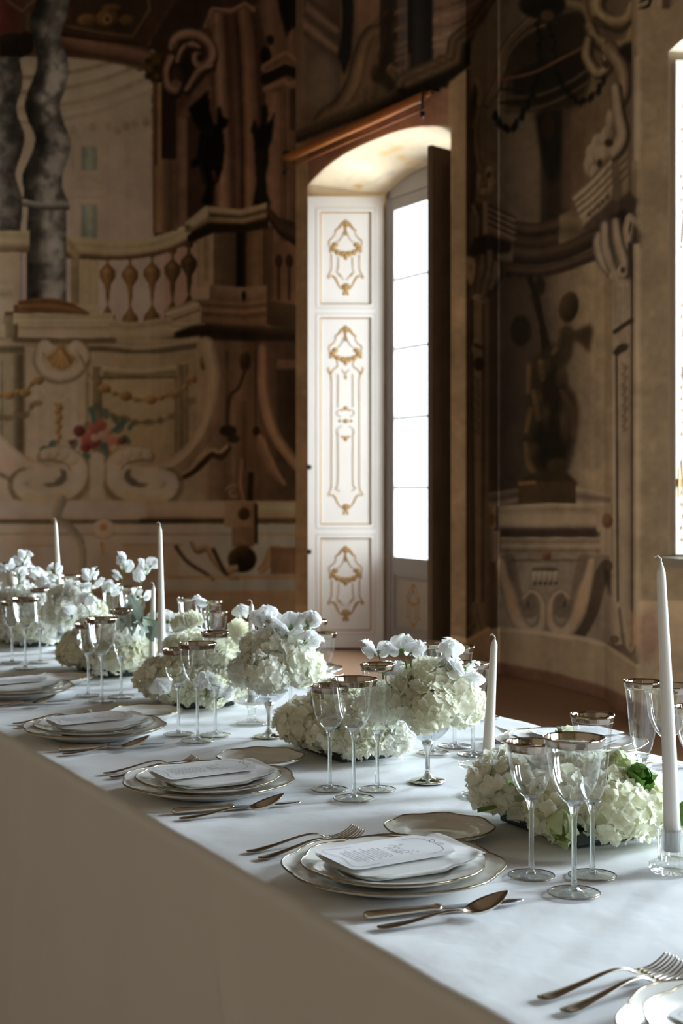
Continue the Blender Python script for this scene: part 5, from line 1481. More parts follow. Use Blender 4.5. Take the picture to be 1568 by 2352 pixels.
def make_spoon():
    root = bpy.data.objects.new('spoon', None); C.objects.link(root)
    me_obj('handle', *cutlery_vf(stn([(0, .003, .004, .002, 0), (.004, .003, .0085, .003, 0), (.02, .0035, .0095, .003, 0), (.05, .006, .0065, .003, 0), (.09, .012, .004, .0032, 0), (.115, .012, .0034, .0034, 0), (.128, .008, .004, .003, 0)])), M['silver'], root)
    hw = lambda t: .0215 * math.sin(math.pi * min(1, .03 + .965 * t)) ** .62 * (1.06 - .14 * t)
    st = []
    for t in np.linspace(.0, 1, 26):
        x = .124 + .064 * t
        w = max(.0026, hw(t))
        st.append((x, .0085 + .020 * t ** 1.4 + .0015, w, .0014, .0105 * math.sin(math.pi * min(1, t * 1.02)) ** .8))
    me_obj('bowl', *cutlery_vf(st, 13), M['silver'], root)
    return root


def make_fork():
    root = bpy.data.objects.new('fork', None); C.objects.link(root)
    me_obj('handle', *cutlery_vf(stn([(0, .003, .004, .002, 0), (.004, .003, .0085, .003, 0), (.02, .0035, .0095, .003, 0), (.05, .008, .0065, .003, 0), (.095, .016, .004, .0032, 0), (.12, .016, .0034, .0034, 0), (.134, .011, .005, .003, 0)])), M['silver'], root)
    me_obj('head', *cutlery_vf(stn([(.130, .012, .0045, .0025, .0), (.138, .009, .0105, .002, .001), (.146, .0075, .0118, .002, .0015), (.153, .007, .0118, .0018, .001)], 14)), M['silver'], root)
    for k in range(4):
        y = (-1.5 + k) * .0066
        P = [(.150, y, .007), (.160, y, .007), (.172, y * .98, .0095), (.184, y * .95, .015), (.192, y * .93, .021)]
        tube('tine', spl(P, 4), list(np.linspace(.0017, .0010, len(spl(P, 4)))), M['silver'], root, 6)
    return root


def make_knife():
    root = bpy.data.objects.new('knife', None); C.objects.link(root)
    me_obj('handle', *cutlery_vf(stn([(0, .006, .004, .006, 0), (.003, .006, .0085, .010, 0), (.02, .006, .0095, .011, 0), (.06, .006, .0085, .010, 0), (.095, .006, .0065, .009, 0), (.100, .006, .0085, .011, 0), (.106, .006, .0085, .011, 0), (.110, .006, .006, .008, 0)])), M['silver'], root)
    me_obj('blade', *cutlery_vf(stn([(.108, .005, .006, .003, 0), (.12, .0045, .0088, .0034, 0), (.18, .0045, .0095, .0032, 0), (.215, .0045, .008, .0026, 0), (.232, .0045, .003, .002, 0)])), M['steel'], root)
    return root


def make_napkin():
    """soft square folded flat: a pad that settles into the plate's well and lies up against its rim, a flap showing below"""
    root = bpy.data.objects.new('napkin', None); C.objects.link(root)
    n = 34
    for k, (L, W, zt, ox, oy) in enumerate(((.196, .124, .0150, .008, .005), (.214, .134, .0265, .0, .0))):
        top, bot = [], []
        for j in range(n):
            for i in range(n):
                a, b = -1 + 2 * i / (n - 1), -1 + 2 * j / (n - 1)
                e = math.sqrt(max(0., (1 - abs(a) ** 18) * (1 - abs(b) ** (16 if b < 0 else 9))))
                x = ox + a * L / 2 * (1 + .02 * math.sin(b * 2.2 + k)); y = oy + b * W / 2 * (1 + .05 * math.sin(a * 2.1 + 1 + k) + .03 * a)
                r = math.hypot(x + .010, y) * 1.06
                well = float(np.interp(r, (0, .082, .0924, .1056, .1188, .130, .15), (.0045, .0065, .0125, .0135, .0175, .0225, .0225)))
                lo = well + (.0 if k == 0 else .0045)
                hi = max(zt + .0018 * math.sin(a * 2.4 + .8) + .0010 * math.sin(b * 5 + a * 3 + k), lo + .004)
                mid = lo + (hi - lo) * .45
                top.append((x, y, mid + (hi - mid) * e)); bot.append((x, y, mid - (mid - lo) * e))
        v = top + bot; f = []
        for s in (0, n * n):
            for j in range(n - 1):
                for i in range(n - 1):
                    q = (s + j * n + i, s + j * n + i + 1, s + (j + 1) * n + i + 1, s + (j + 1) * n + i)
                    f.append(q if s == 0 else q[::-1])
        bd = [(i, i + 1) for i in range(n - 1)] + [(j * n + n - 1, (j + 1) * n + n - 1) for j in range(n - 1)] + [(n * n - 1 - i, n * n - 2 - i) for i in range(n - 1)] + [((n - 1 - j) * n, (n - 2 - j) * n) for j in range(n - 1)]
        for p, q in bd:
            f.append((p, p + n * n, q + n * n, q))
        me_obj('under_flap' if k == 0 else 'folded_pad', v, f, M['napkin'], root)
    return root


def make_card():
    """shaped white menu card with a drawn border, a bow, a flourished heading and short lines of print; x runs towards the table's middle"""
    root = bpy.data.objects.new('menu_card', None); C.objects.link(root)
    L, W = .190, .120
    out = []
    for (x, y) in [(-.5, -.40), (-.485, -.47), (-.43, -.5), (.34, -.5), (.40, -.46), (.43, -.36), (.47, -.22), (.5, 0), (.47, .22), (.43, .36), (.40, .46), (.34, .5), (-.43, .5), (-.485, .47), (-.5, .40)]:
        out.append((x * L, y * W))
    n = len(out)
    bend = lambda x, y: .004 * (x / L * 2) ** 2 * (1 if x > 0 else .3)
    v = [(0, 0, .0006)] + [(x, y, .0006 + bend(x, y)) for x, y in out] + [(x, y, bend(x, y)) for x, y in out] + [(0, 0, 0)]
    f = [(0, 1 + k, 1 + (k + 1) % n) for k in range(n)] + [(2 * n + 1, 1 + n + (k + 1) % n, 1 + n + k) for k in range(n)] + [(1 + k, 1 + n + k, 1 + n + (k + 1) % n, 1 + (k + 1) % n) for k in range(n)]
    sheet = me_obj('sheet', v, f, M['card'], root, False)

    def line(pts, w):
        P = np.asarray(pts, float); m = len(P)
        T = np.gradient(P, axis=0); T /= np.maximum(np.linalg.norm(T, axis=1, keepdims=True), 1e-9)
        Nn = np.stack([-T[:, 1], T[:, 0]], 1) * w / 2
        vv, ff = [], []
        for i in range(m):
            for s in (1, -1):
                q = P[i] + s * Nn[i]; vv.append((q[0], q[1], .0013 + bend(P[i][0], 0)))
        return vv, [(2 * i, 2 * i + 1, 2 * i + 3, 2 * i + 2) for i in range(m - 1)]
    parts = []
    bd = spl([(.40 * L, .02 * W), (.36 * L, .30 * W), (.20 * L, .37 * W), (-.20 * L, .40 * W), (-.42 * L, .42 * W), (-.45 * L, .30 * W), (-.41 * L, 0), (-.45 * L, -.30 * W), (-.42 * L, -.42 * W), (-.20 * L, -.40 * W), (.20 * L, -.37 * W), (.36 * L, -.30 * W), (.40 * L, -.02 * W)], 8)
    me_obj('border_print', *line(bd, .0007), M['ink'], root, False)
    bow = []
    for sy in (1, -1):
        bow.append(line(spl([(.36 * L, 0), (.40 * L, sy * .10 * W), (.44 * L, sy * .13 * W), (.42 * L, sy * .04 * W), (.36 * L, 0)], 6), .0009))
        bow.append(line(spl([(.36 * L, 0), (.30 * L, sy * .06 * W), (.24 * L, sy * .14 * W), (.16 * L, sy * .18 * W)], 6), .0008))
    me_obj('bow_print', *merge(*bow), M['ink'], root, False)
    rr = random.Random(7)
    for row, (x, half) in enumerate(((.17, .20), (.10, .26), (.04, .18))):      # flourished heading
        t = np.linspace(-1, 1, 60)
        pts = [(x * L + .0042 * math.sin(q * 17 + row) * (1 + .3 * math.sin(q * 5)), -q * half * W + .0022 * math.cos(q * 17 + row)) for q in t]
        parts.append(line(pts, .0007))
    for row in range(11):
        x = (-.04 - row * .031) * L
        half = rr.uniform(.16, .30) * W
        y = -half
        while y < half:
            w = rr.uniform(.002, .006)
            parts.append(line([(x, y), (x + .0004, y + w / 2), (x, y + w)], .0011)); y += w + .0014
    me_obj('lettering', *merge(*parts), M['ink'], root, False)
    return root


# ------------------------------------------------------------------ glasses
def make_glass(kind):
    root = bpy.data.objects.new({'goblet': 'water_goblet', 'small': 'wine_glass', 'flute': 'champagne_flute'}[kind], None); C.objects.link(root)
    if kind == 'goblet':
        h, fr, bowl = .219, .0367, [(.0, .1235), (.006, .1245), (.0135, .1290), (.0215, .1380), (.0285, .1500), (.0330, .1640), (.0358, .1800), (.0380, .1960), (.0400, .2080), (.0428, .219)]
    elif kind == 'small':
        h, fr, bowl = .196, .0340, [(.0, .1125), (.006, .1135), (.0130, .1175), (.0205, .1260), (.0260, .1370), (.0295, .1500), (.0316, .1640), (.0330, .1760), (.0345, .1870), (.0365, .196)]
    else:
        h, fr, bowl = .2365, .0350, [(.0, .1060), (.005, .1075), (.0100, .1120), (.0155, .1220), (.0195, .1370), (.0220, .1550), (.0240, .1760), (.0262, .1980), (.0285, .2180), (.0318, .2365)]
    B = spl(bowl, 4)
    rib = lambda th, r, z, i: (r * (1 + .012 * math.cos(12 * th) * min(1, r / .02)), z)
    lathe('bowl', [tuple(p) for p in B], M['crystal'], root, 72, rib)
    # platinum band just inside and outside the lip
    top = np.array([p for p in B if p[1] > h - .0125]); top = np.vstack([[np.interp(h - .0125, B[:, 1], B[:, 0]), h - .0125], top])
    band = [(r + .0005, z) for r, z in top] + [(r - .0007, z) for r, z in top[::-1]]
    lathe('platinum_band', band, M['platinum'], root, 72, rib, True)
    zb = bowl[0][1]
    st = [(0, .004), (.0075, .0045), (.0048, .010), (.0040, .022), (.0036, zb * .5), (.0038, zb * .8), (.0052, zb - .012), (.0085, zb - .003), (.0125, zb + .0045), (.006, zb + .0012), (0, zb + .0005)]
    lathe('stem', [tuple(p) for p in spl(st[:9], 3)] + st[9:], M['crystal_stem'], root, 20)
    lathe('foot', [(0, .0), (fr * .92, .0), (fr, .0012), (fr * .985, .0026), (fr * .8, .0032), (fr * .5, .0045), (fr * .25, .0066), (.006, .0095), (0, .0100)], M['crystal_foot'], root, 48)
    pts = [(fr * .992 * math.cos(2 * math.pi * k / 48), fr * .992 * math.sin(2 * math.pi * k / 48), .0022) for k in range(48)]
    tube('foot_line', pts, .0007, M['rim_gold'], root, 5, True)
    return root


PROTO = {'charger': make_plate('charger_plate', .1575, .024, .075), 'plate': make_plate('dinner_plate', .132, .019, .07), 'bread': make_plate('bread_plate', .087, .019, .07, 72),
         'spoon': make_spoon(), 'fork': make_fork(), 'knife': make_knife(), 'napkin': make_napkin(), 'card': make_card(),
         'goblet': make_glass('goblet'), 'small': make_glass('small'), 'flute': make_glass('flute')}
USED = set()


def put(kind, loc, rot, label, cat, group):
    o = PROTO[kind] if kind not in USED else copy_tree(PROTO[kind])
    USED.add(kind)
    o.location = loc; o.rotation_euler = rot
    return tag(o, label, cat, group)


def local(origin, rz, x, y, z=0.):
    c, s = math.cos(rz), math.sin(rz)
    return Vector((origin.x + c * x - s * y, origin.y + s * x + c * y, TOPZ + z))


def lay(u, n, far, where, bread=True, pad=True):
    rz = RZ + (math.pi if far else 0)
    o = UN(u, n); jit = rng.normal(0, 1, 12)
    side = 'window side' if far else 'near side'
    g = 'place settings down the table'
    put('charger', local(o, rz, 0, 0, .0012), (0, 0, rz + .2 + .1 * jit[0]), 'gold edged charger plate of the setting ' + where, 'plate', 'charger plates')
    put('plate', local(o, rz, 0, 0, .0105), (0, 0, rz + .5 + .1 * jit[1]), 'scalloped dinner plate on the charger ' + where, 'plate', 'dinner plates')
    put('napkin', local(o, rz, .010, .0, .0117), (0, 0, rz + .02 * jit[2]), 'folded white napkin on the plates ' + where, 'napkin', 'folded napkins')
    put('card', local(o, rz, -.006, .001, .0412), (0, math.radians(-.4), rz + .02 + .02 * jit[2]), 'printed menu card on the napkin ' + where, 'menu card', 'menu cards')
    if bread:
        put('bread', local(o, rz, .186, .170, .0015), (0, 0, rz + .3 * jit[3]), 'small bread plate beside the setting ' + where, 'plate', 'bread plates')
    def bar(kind, a, b, label, cat, grp):
        dx, dy = b[0] - a[0], b[1] - a[1]
        put(kind, local(o, rz, a[0], a[1]), (0, 0, rz + math.atan2(dy, dx)), label, cat, grp)
    bar('knife', (-.129, -.141), (.102, -.178), 'steel bladed knife by the plates ' + where, 'knife', 'table knives')
    bar('spoon', (-.134, -.186), (.05, -.207), 'silver spoon of the setting ' + where, 'spoon', 'soup spoons')
    bar('fork', (-.123, .236), (.068, .238), 'outer silver fork of the setting ' + where, 'fork', 'table forks')
    bar('fork', (-.124, .192), (.076, .214), 'inner silver fork of the setting ' + where, 'fork', 'table forks')


NEAR = [(1.089, 1.046, 'nearest the ribbed candle holder'), (1.764, 1.046, 'facing the parrot tulip arrangement'), (2.439, 1.047, 'facing the silver footed coupe'), (3.094, 1.049, 'facing the dish candlestick'), (3.780, 1.056, 'facing the pair of tall tapers')]
NEAR[0] = (1.040, 1.066, 'at the ribbed holder end of the table')
for u, n, w in NEAR:
    lay(u, n, False, w)
FAR = [(2.426, 1.876, 'on the window side behind the tulips'), (3.10, 1.876, 'on the window side behind the silver coupe'), (3.775, 1.876, 'on the window side behind the second coupe')]
for u, n, w in FAR:
    lay(u, n, True, w)
TRIO = [('goblet', 'large crystal goblet with platinum lip ', 'goblets'), ('small', 'small crystal wine glass with platinum lip ', 'wine glasses'), ('flute', 'slim crystal flute with platinum lip ', 'flutes')]
NT = [('of the trio in front of the parrot tulips', [(1318, 2053), (1220, 2013), (1360, 2013)]),
      ('of the trio in front of the silver coupe', [(812, 1836), (757, 1815), (866, 1815)]),
      ('of the trio before the dahlia mound', [(453, 1703), (410, 1688), (494, 1690)]),
      ('of the trio by the dusty miller leaves', [(234, 1611), (203, 1599), (278, 1602)]),
      ('of the trio by the farthest flower mound', [(58, 1536), (28, 1523), (92, 1522)])]
for w, pts in NT:
    for (k, lab, g), p in zip(TRIO, pts):
        put(k, tpt(*p), (0, 0, rng.uniform(0, 6)), lab + w, 'glass', 'crystal ' + g)
FT = [(1.751, 'window trio behind the ribbed candle holder'), (2.426, 'window trio behind the tulip mound taper'), (3.10, 'window trio behind the second coupe'),
      (3.775, 'window trio behind the dahlia mound'), (4.45, 'window trio behind the twin tapers'), (5.125, 'window trio behind the lone far taper'), (5.80, 'window trio at the far table end')]
for u, w in FT:
    for (k, lab, g), (du, dn) in zip(TRIO, [(.166, -.184), (.070, -.203), (.126, -.268)]):
        j = rng.normal(0, .0015, 2)
        p = UN(u + du + j[0], 1.876 + dn + j[1], TOPZ)
        put(k, p, (0, 0, rng.uniform(0, 6)), lab + 'in the ' + w, 'glass', 'crystal ' + g)


# ------------------------------------------------------------------ candles
def candle(base, h, r0, r1, lean, label, bottom=0.):
    """dipped taper: shouldered tip, a bent wick; base is the foot of the wax, lean the sideways drift of its tip"""
    t = thing('taper_candle', label, 'candle', base)
    n = 30
    pts, rad = [], []
    for k in range(n):
        s = k / (n - 1)
        pts.append((lean[0] * s ** 1.2, lean[1] * s ** 1.2, h * s))
        r = r0 + (r1 - r0) * s
        if s > .955:
            r *= math.sqrt(max(.02, 1 - ((s - .955) / .05) ** 2))
        rad.append(r)
    tube('wax', pts, rad, M['wax'], t, 20)
    tip = Vector(pts[-1])
    tube('wick', [tip - Vector((0, 0, .003)), tip + Vector((.001, 0, .005)), tip + Vector((-.004, 0, .010)), tip + Vector((-.009, 0, .008))], .0013, M['wick'], t, 6)
    return t


def ribbed_holder(p, label):
    t = thing('candle_holder', label, 'candle holder', p)
    fl = lambda th, r, z, i: (r * (1 + (.035 if r > .012 else 0) * math.cos(18 * th)), z)
    lathe('base', [(0, 0), (.031, 0), (.033, .004), (.032, .010), (.028, .013), (.022, .016), (.019, .018), (0, .018)], M['crystal_solid'], t, 90, fl)
    lathe('socket', [(.0, .018), (.0195, .018), (.0195, .055), (.0215, .058), (.0215, .064), (.0150, .064), (.0138, .030), (0, .028)], M['crystal_solid'], t, 90, fl)
    return t


def dish_holder(p, label, tall=True):
    t = thing('candle_holder', label, 'candle holder', p)
    lathe('foot', [(0, 0), (.040, 0), (.042, .002), (.040, .005), (.028, .007), (.016, .010), (0, .011)], M['crystal_solid'], t, 40)
    lathe('stem', [(0, .010), (.013, .010), (.0095, .020), (.0095, .034), (.015, .046), (0, .046)], M['crystal_solid'], t, 30)
    lathe('dish', [(0, .045), (.016, .045), (.034, .048), (.047, .055), (.048, .057), (.046, .057), (.033, .0505), (.016, .048), (0, .048)], M['crystal_solid'], t, 48)
    lathe('socket', [(.0115, .048), (.015, .048), (.016, .070), (.0135, .070), (.0125, .050)], M['crystal_solid'], t, 30, None, True)
    return t


pK = tpt(1541, 2000)
ribbed_holder(pK, 'ribbed clear glass candle holder with scalloped base under a thick taper')
candle(pK + Vector((.002, 0, .030)), .425, .0128, .0065, (-.018, 0), 'thick ivory taper with curled wick in the ribbed glass holder')
pK = tpt(1110, 1826)
dish_holder(pK, 'clear glass dish candlestick beside the tulip arrangement')
candle(pK + Vector((.008, 0, .049)), .236, .0118, .0060, (.012, 0), 'short ivory taper on the dish candlestick beside the tulips')
pK = tpt(578, 1662)
dish_holder(pK, 'clear glass dish candlestick beside the second flower coupe')
candle(pK + Vector((0, 0, .049)), .236, .0092, .0062, (-.001, 0), 'ivory taper in glass candlestick behind the second flower coupe')
K4, K5, K6 = UN(3.80, 1.457, TOPZ), UN(3.70, 1.448, TOPZ), UN(4.69, 1.47, TOPZ)
for p, hh, r0, ln, l1, l2 in ((K4, .232, .0105, .004, 'clear glass dish candlestick under the shorter twin taper', 'shorter ivory taper of the close pair'),
                         (K5, .405, .0125, -.006, 'clear glass dish candlestick under the taller twin taper', 'taller ivory taper of the close pair'),
                         (K6, .395, .0125, -.018, 'clear glass dish candlestick under the lone far taper', 'tall lone ivory taper leaning beside the farthest mounds')):
    dish_holder(p, l1); candle(p + Vector((0, 0, .049)), hh, r0, .0055, (ln, 0), l2)
# ------------------------------------------------------------------ flowers
def petal_grid(L, W, cup, curl, ruffle, nu=4, nv=4, ph=0., tip=.75):
    """petal in local axes: x outwards, y across, z up (numpy nu*nv x 3)"""
    s = np.linspace(0, 1, nu)[:, None]; t = np.linspace(-1, 1, nv)[None]
    w = W * (np.sin(np.pi * np.clip(s * .86 + .10, 0, 1)) ** tip)
    x = L * s - .06 * L * (t ** 2) * s
    y = w * t * .5
    z = cup * L * (t ** 2) * s + curl * L * s ** 2 + ruffle * L * np.sin(t * 5 + ph) * s ** 2
    return np.stack([x + 0 * t, y + 0 * s, z + 0 * t], -1).reshape(-1, 3)


def petal_faces(nu=4, nv=4):
    return [(i * nv + j, i * nv + j + 1, (i + 1) * nv + j + 1, (i + 1) * nv + j) for i in range(nu - 1) for j in range(nv - 1)]


def frame_of(d, spin):
    d = np.asarray(d, float) / np.linalg.norm(d)
    a = np.cross(d, (0, 0, 1.)) if abs(d[2]) < .95 else np.cross(d, (1., 0, 0))
    a /= np.linalg.norm(a); b = np.cross(d, a)
    c, s = math.cos(spin), math.sin(spin)
    return np.stack([a * c + b * s, -a * s + b * c, d], 0)      # rows: x axis, y axis, z axis


def fib(n, rg, squash=1., lo=-1.):
    k = np.arange(n) + .5
    z = 1 - (1 - lo) * k / n
    ph = k * 2.39996 + rg.uniform(0, 6)
    r = np.sqrt(np.maximum(0, 1 - z * z))
    return np.stack([r * np.cos(ph), r * np.sin(ph), z], 1)


def hydrangea_mesh(name, R, nflo, L, mat, seed, ruffle=.10, petals=4, cup=.10, lo=-.75, flat=.85):
    rg = np.random.default_rng(seed)
    V, Fc = [], []
    base = petal_faces()
    for d in fib(nflo, rg, 1, lo):
        d = d + rg.normal(0, .10, 3); d /= np.linalg.norm(d)
        rad = R * rg.uniform(.80, 1.03)
        ctr = d * rad * np.array([1, 1, flat])
        dd = d + rg.normal(0, .22, 3)
        fr = frame_of(dd, rg.uniform(0, 6))
        ll = L * rg.uniform(.8, 1.2)
        op = rg.uniform(-.05, .45)
        for p in range(petals):
            a = 2 * math.pi * p / petals + rg.normal(0, .12)
            g = petal_grid(ll * rg.uniform(.9, 1.1), ll * 1.12, cup + rg.normal(0, .05), op, ruffle, ph=rg.uniform(0, 6))
            ca, sa = math.cos(a), math.sin(a)
            g = g @ np.array([[ca, sa, 0], [-sa, ca, 0], [0, 0, 1]])
            o = len(V)
            V += (g @ fr + ctr).tolist(); Fc += [tuple(i + o for i in q) for q in base]
    # inner ball that the florets sit on
    o = len(V); m = 14
    bm = bmesh.new(); bmesh.ops.create_icosphere(bm, subdivisions=2, radius=R * .74)
    for v in bm.verts: V.append((v.co.x, v.co.y, v.co.z * flat))
    for f in bm.faces: Fc.append(tuple(v.index + o for v in f.verts))
    bm.free()
    me = bpy.data.meshes.new(name); me.from_pydata(V, [], Fc); me.materials.append(mat)
    me.polygons.foreach_set('use_smooth', [True] * len(me.polygons)); me.update()
    return me


HEADS = [hydrangea_mesh('hydrangea_head', .060, 118, .0150, M['hydrangea'], 1), hydrangea_mesh('hydrangea_head', .060, 104, .0160, M['hydrangea'], 2, .14),
         hydrangea_mesh('hydrangea_head', .060, 124, .0145, M['hydrangea_white'], 3), hydrangea_mesh('hydrangea_head', .060, 100, .0165, M['hydrangea_white'], 4, .16)]
RUFF = [hydrangea_mesh('ruffled_head', .050, 130, .0135, M['hydrangea'], 5, .26, 5, .2), hydrangea_mesh('ruffled_head', .050, 120, .0145, M['hydrangea_white'], 6, .28, 5, .22)]


def pea_bloom_mesh(seed):
    rg = np.random.default_rng(seed)
    V, Fc = [], []
    nu, nv = 6, 9
    base = petal_faces(nu, nv)
    # standard (broad ruffled back petal), two wings, small keel; x forward, z up
    def add(g, R):
        o = len(V); V.extend((g @ R).tolist()); Fc.extend([tuple(i + o for i in q) for q in base])
    def rot(yaw, pitch, roll=0.):
        return np.array(Matrix.Rotation(roll, 3, 'X') @ Matrix.Rotation(-pitch, 3, 'Y')).T @ np.array(Matrix.Rotation(yaw, 3, 'Z')).T
    add(petal_grid(.030, .044, -.12, -.25, .16, nu, nv, rg.uniform(0, 6), .55), rot(0, 1.25))
    add(petal_grid(.027, .040, -.05, .12, .20, nu, nv, rg.uniform(0, 6), .55), rot(math.pi, 1.9))
    for s in (1, -1):
        add(petal_grid(.022, .024, .22, .25, .14, nu, nv, rg.uniform(0, 6), .6), rot(s * .55, .55, s * .8))
    add(petal_grid(.014, .012, .5, .2, .0, nu, nv, 0, .7), rot(0, .3))
    me = bpy.data.meshes.new('bloom'); me.from_pydata(V, [], Fc); me.materials.append(M['pea'])
    me.polygons.foreach_set('use_smooth', [True] * len(me.polygons)); me.update()
    return me


PEAS = [pea_bloom_mesh(s) for s in range(4)]
cal = lathe('calyx', [(0, -.004), (.0035, -.002), (.0045, .002), (.002, .006)], M['green'], None, 8); CALYX = cal.data
C.objects.unlink(cal); bpy.data.objects.remove(cal)


def sweet_pea(root, a, b, blooms, rg, bend=.02, scale=1.15):
    """a stem from a to b (root's axes) carrying blooms near its end"""
    a, b = Vector(a), Vector(b)
    side = Vector((rg.uniform(-1, 1), rg.uniform(-1, 1), 0)) * bend
    P = spl([a, a.lerp(b, .4) + side, a.lerp(b, .75) + side * .6, b], 5)
    st = tube('sweet_pea', P, list(np.linspace(.0017, .0011, len(P))), M['green'], root, 6)
    for k in range(blooms):
        i = len(P) - 1 - int(k * len(P) * .16)
        p = Vector(P[max(1, i)])
        yaw = rg.uniform(0, 6.28)
        o = Vector((math.cos(yaw), math.sin(yaw), .5)) * .010 * (k > 0)
        bl = share('bloom', PEAS[rg.integers(0, 4)], st, p + o, (rg.normal(0, .35), rg.normal(0, .35), yaw), [scale * rg.uniform(.85, 1.15)] * 3)
        share('calyx', CALYX, st, p + o * .6, (rg.normal(0, .4), rg.normal(0, .4), 0))
    return st


def leaf_vf(L, W, curl, nu=7, nv=5, lobes=0):
    g = petal_grid(L, W, .12, curl, .05, nu, nv, 1., .8)
    if lobes:
        s = np.repeat(np.linspace(0, 1, nu), nv)
        g[:, 1] *= 1 + .38 * np.sin(s * lobes * 6.28)
    return g.tolist(), petal_faces(nu, nv)


def mound(name, label, u, n, lu, ln, h, spec, tray, rg_seed, group):
    """low arrangement: heads packed over an oval mound, on a dark tray; local x along the table"""
    rg = np.random.default_rng(rg_seed)
    root = thing(name, label, 'flower arrangement', UN(u, n, TOPZ), math.atan2(DU[1], DU[0]), group)
    if tray:
        box('tray', -lu * .55, lu * .55, -ln * .5, ln * .5, 0, .028, M['tray'], root, .004)
    for (x, y, z, r, kind) in spec:
        me = (HEADS + RUFF)[kind]
        b = .060 if kind < 4 else .050
        hd = share('hydrangea_head' if kind < 4 else 'ruffled_head', me, root, (x, y, z), (rg.normal(0, .3), rg.normal(0, .3), rg.uniform(0, 6)), [r / b] * 3)
    return root, rg


def oval(lu, ln, h, rg, n, kinds, r=(.045, .058)):
    out = []
    # ring of low heads, then the crown
    m = int(n * .62)
    for k in range(m):
        a = 2 * math.pi * k / m + rg.uniform(-.15, .15)
        rr = rg.uniform(*r)
        out.append((math.cos(a) * (lu - rr * .8), math.sin(a) * (ln - rr * .8), rr * rg.uniform(.97, 1.04) + .005, rr, int(rg.choice(kinds))))
    for k in range(n - m):
        t = (k + .5) / (n - m) * 2 - 1
        rr = rg.uniform(*r)
        out.append((t * (lu - rr * 1.1), rg.uniform(-.25, .25) * ln, h - rr * rg.uniform(.9, 1.1), rr, int(rg.choice(kinds))))
    return out


GF = 'white flower arrangements along the table'
rg0 = np.random.default_rng(21)
# A1: hydrangea and parrot tulips
A1, rg = mound('flower_mound', 'white hydrangea mound with green parrot tulips on a dark tray', 1.885, 1.455, .19, .135, .135, oval(.19, .135, .135, rg0, 15, [0, 1, 2, 3], (.050, .062)), True, 31, GF)
# A2..A5
A2, rg2 = mound('flower_mound', 'creamy ruffled hydrangea mound beside the silver coupe', 2.655, 1.455, .175, .13, .145, oval(.175, .13, .145, rg0, 16, [0, 4, 5, 4, 0], (.048, .060)), True, 32, GF)
A3, rg3 = mound('flower_mound', 'cream hydrangea mound with pale dahlias and airy sprigs', 3.44, 1.44, .17, .14, .19, oval(.17, .14, .19, rg0, 18, [0, 4, 5, 2], (.050, .064)), True, 33, GF)
A4, rg4 = mound('flower_mound', 'white hydrangea mound with dusty miller leaves and sweet peas', 4.13, 1.45, .22, .14, .17, oval(.22, .14, .17, rg0, 18, [0, 1, 2, 4], (.050, .062)), True, 34, GF)
A5, rg5 = mound('flower_mound', 'loose white flower mound farthest along the table', 5.03, 1.46, .24, .15, .20, oval(.24, .15, .20, rg0, 20, [0, 2, 3, 5], (.050, .064)), True, 35, GF)


def to_local(root, p):
    c, s = math.cos(root.rotation_euler.z), math.sin(root.rotation_euler.z)
    d = Vector(p) - root.location
    return Vector((c * d.x + s * d.y, -s * d.x + c * d.y, d.z))


def at_depth(px, py, Y):
    return Vector(((px - CX) * Y / FOC, Y, EYE - (py - HZ) * Y / FOC))


# ---- parrot tulips in A1
def tulip(root, base, tip, size, mat, rg, open_=.35):
    a, b = to_local(root, base), to_local(root, tip)
    P = spl([a, a.lerp(b, .5) + Vector((0, 0, .012)), b], 6)
    st = tube('tulip', P, .0030, M['green'], root, 8)
    d = (Vector(P[-1]) - Vector(P[-4])).normalized()
    V, Fc = [], []
    nu, nv = 7, 7
    for k in range(7):
        ang = k * 2.4; opn = open_ * (.6 + .1 * k)
        g = petal_grid(size * rg.uniform(.9, 1.1), size * .85, .34, .0, .10, nu, nv, rg.uniform(0, 6), .6)
        g[:, 2] -= .5 * size * (g[:, 0] / size) * (1 - g[:, 0] / size) * 1.2
        R = np.array(Matrix.Rotation(math.pi / 2 - opn, 3, 'Y').inverted()).T
        g = (g @ R) @ np.array(Matrix.Rotation(ang, 3, 'Z')).T
        fr = frame_of(tuple(d), 0)
        o = len(V); V += (g @ fr + np.array(P[-1])).tolist(); Fc += [tuple(i + o for i in q) for q in petal_faces(nu, nv)]
    me_obj('tulip_bloom', V, Fc, mat, st)


tulip(A1, at_depth(1385, 1800, 2.32), at_depth(1446, 1778, 2.26), .046, M['tulip'], rg, .55)
tulip(A1, at_depth(1330, 1760, 2.38), at_depth(1316, 1706, 2.36), .050, M['tulip_pale'], rg, .25)
tulip(A1, at_depth(1400, 1800, 2.36), at_depth(1414, 1756, 2.30), .050, M['tulip_pale'], rg, .5)
tulip(A1, at_depth(1280, 1850, 2.25), at_depth(1286, 1872, 2.19), .050, M['tulip_pale'], rg, .5)
tulip(A1, at_depth(1490, 1800, 2.36), at_depth(1560, 1850, 2.30), .046, M['tulip'], rg, .5)
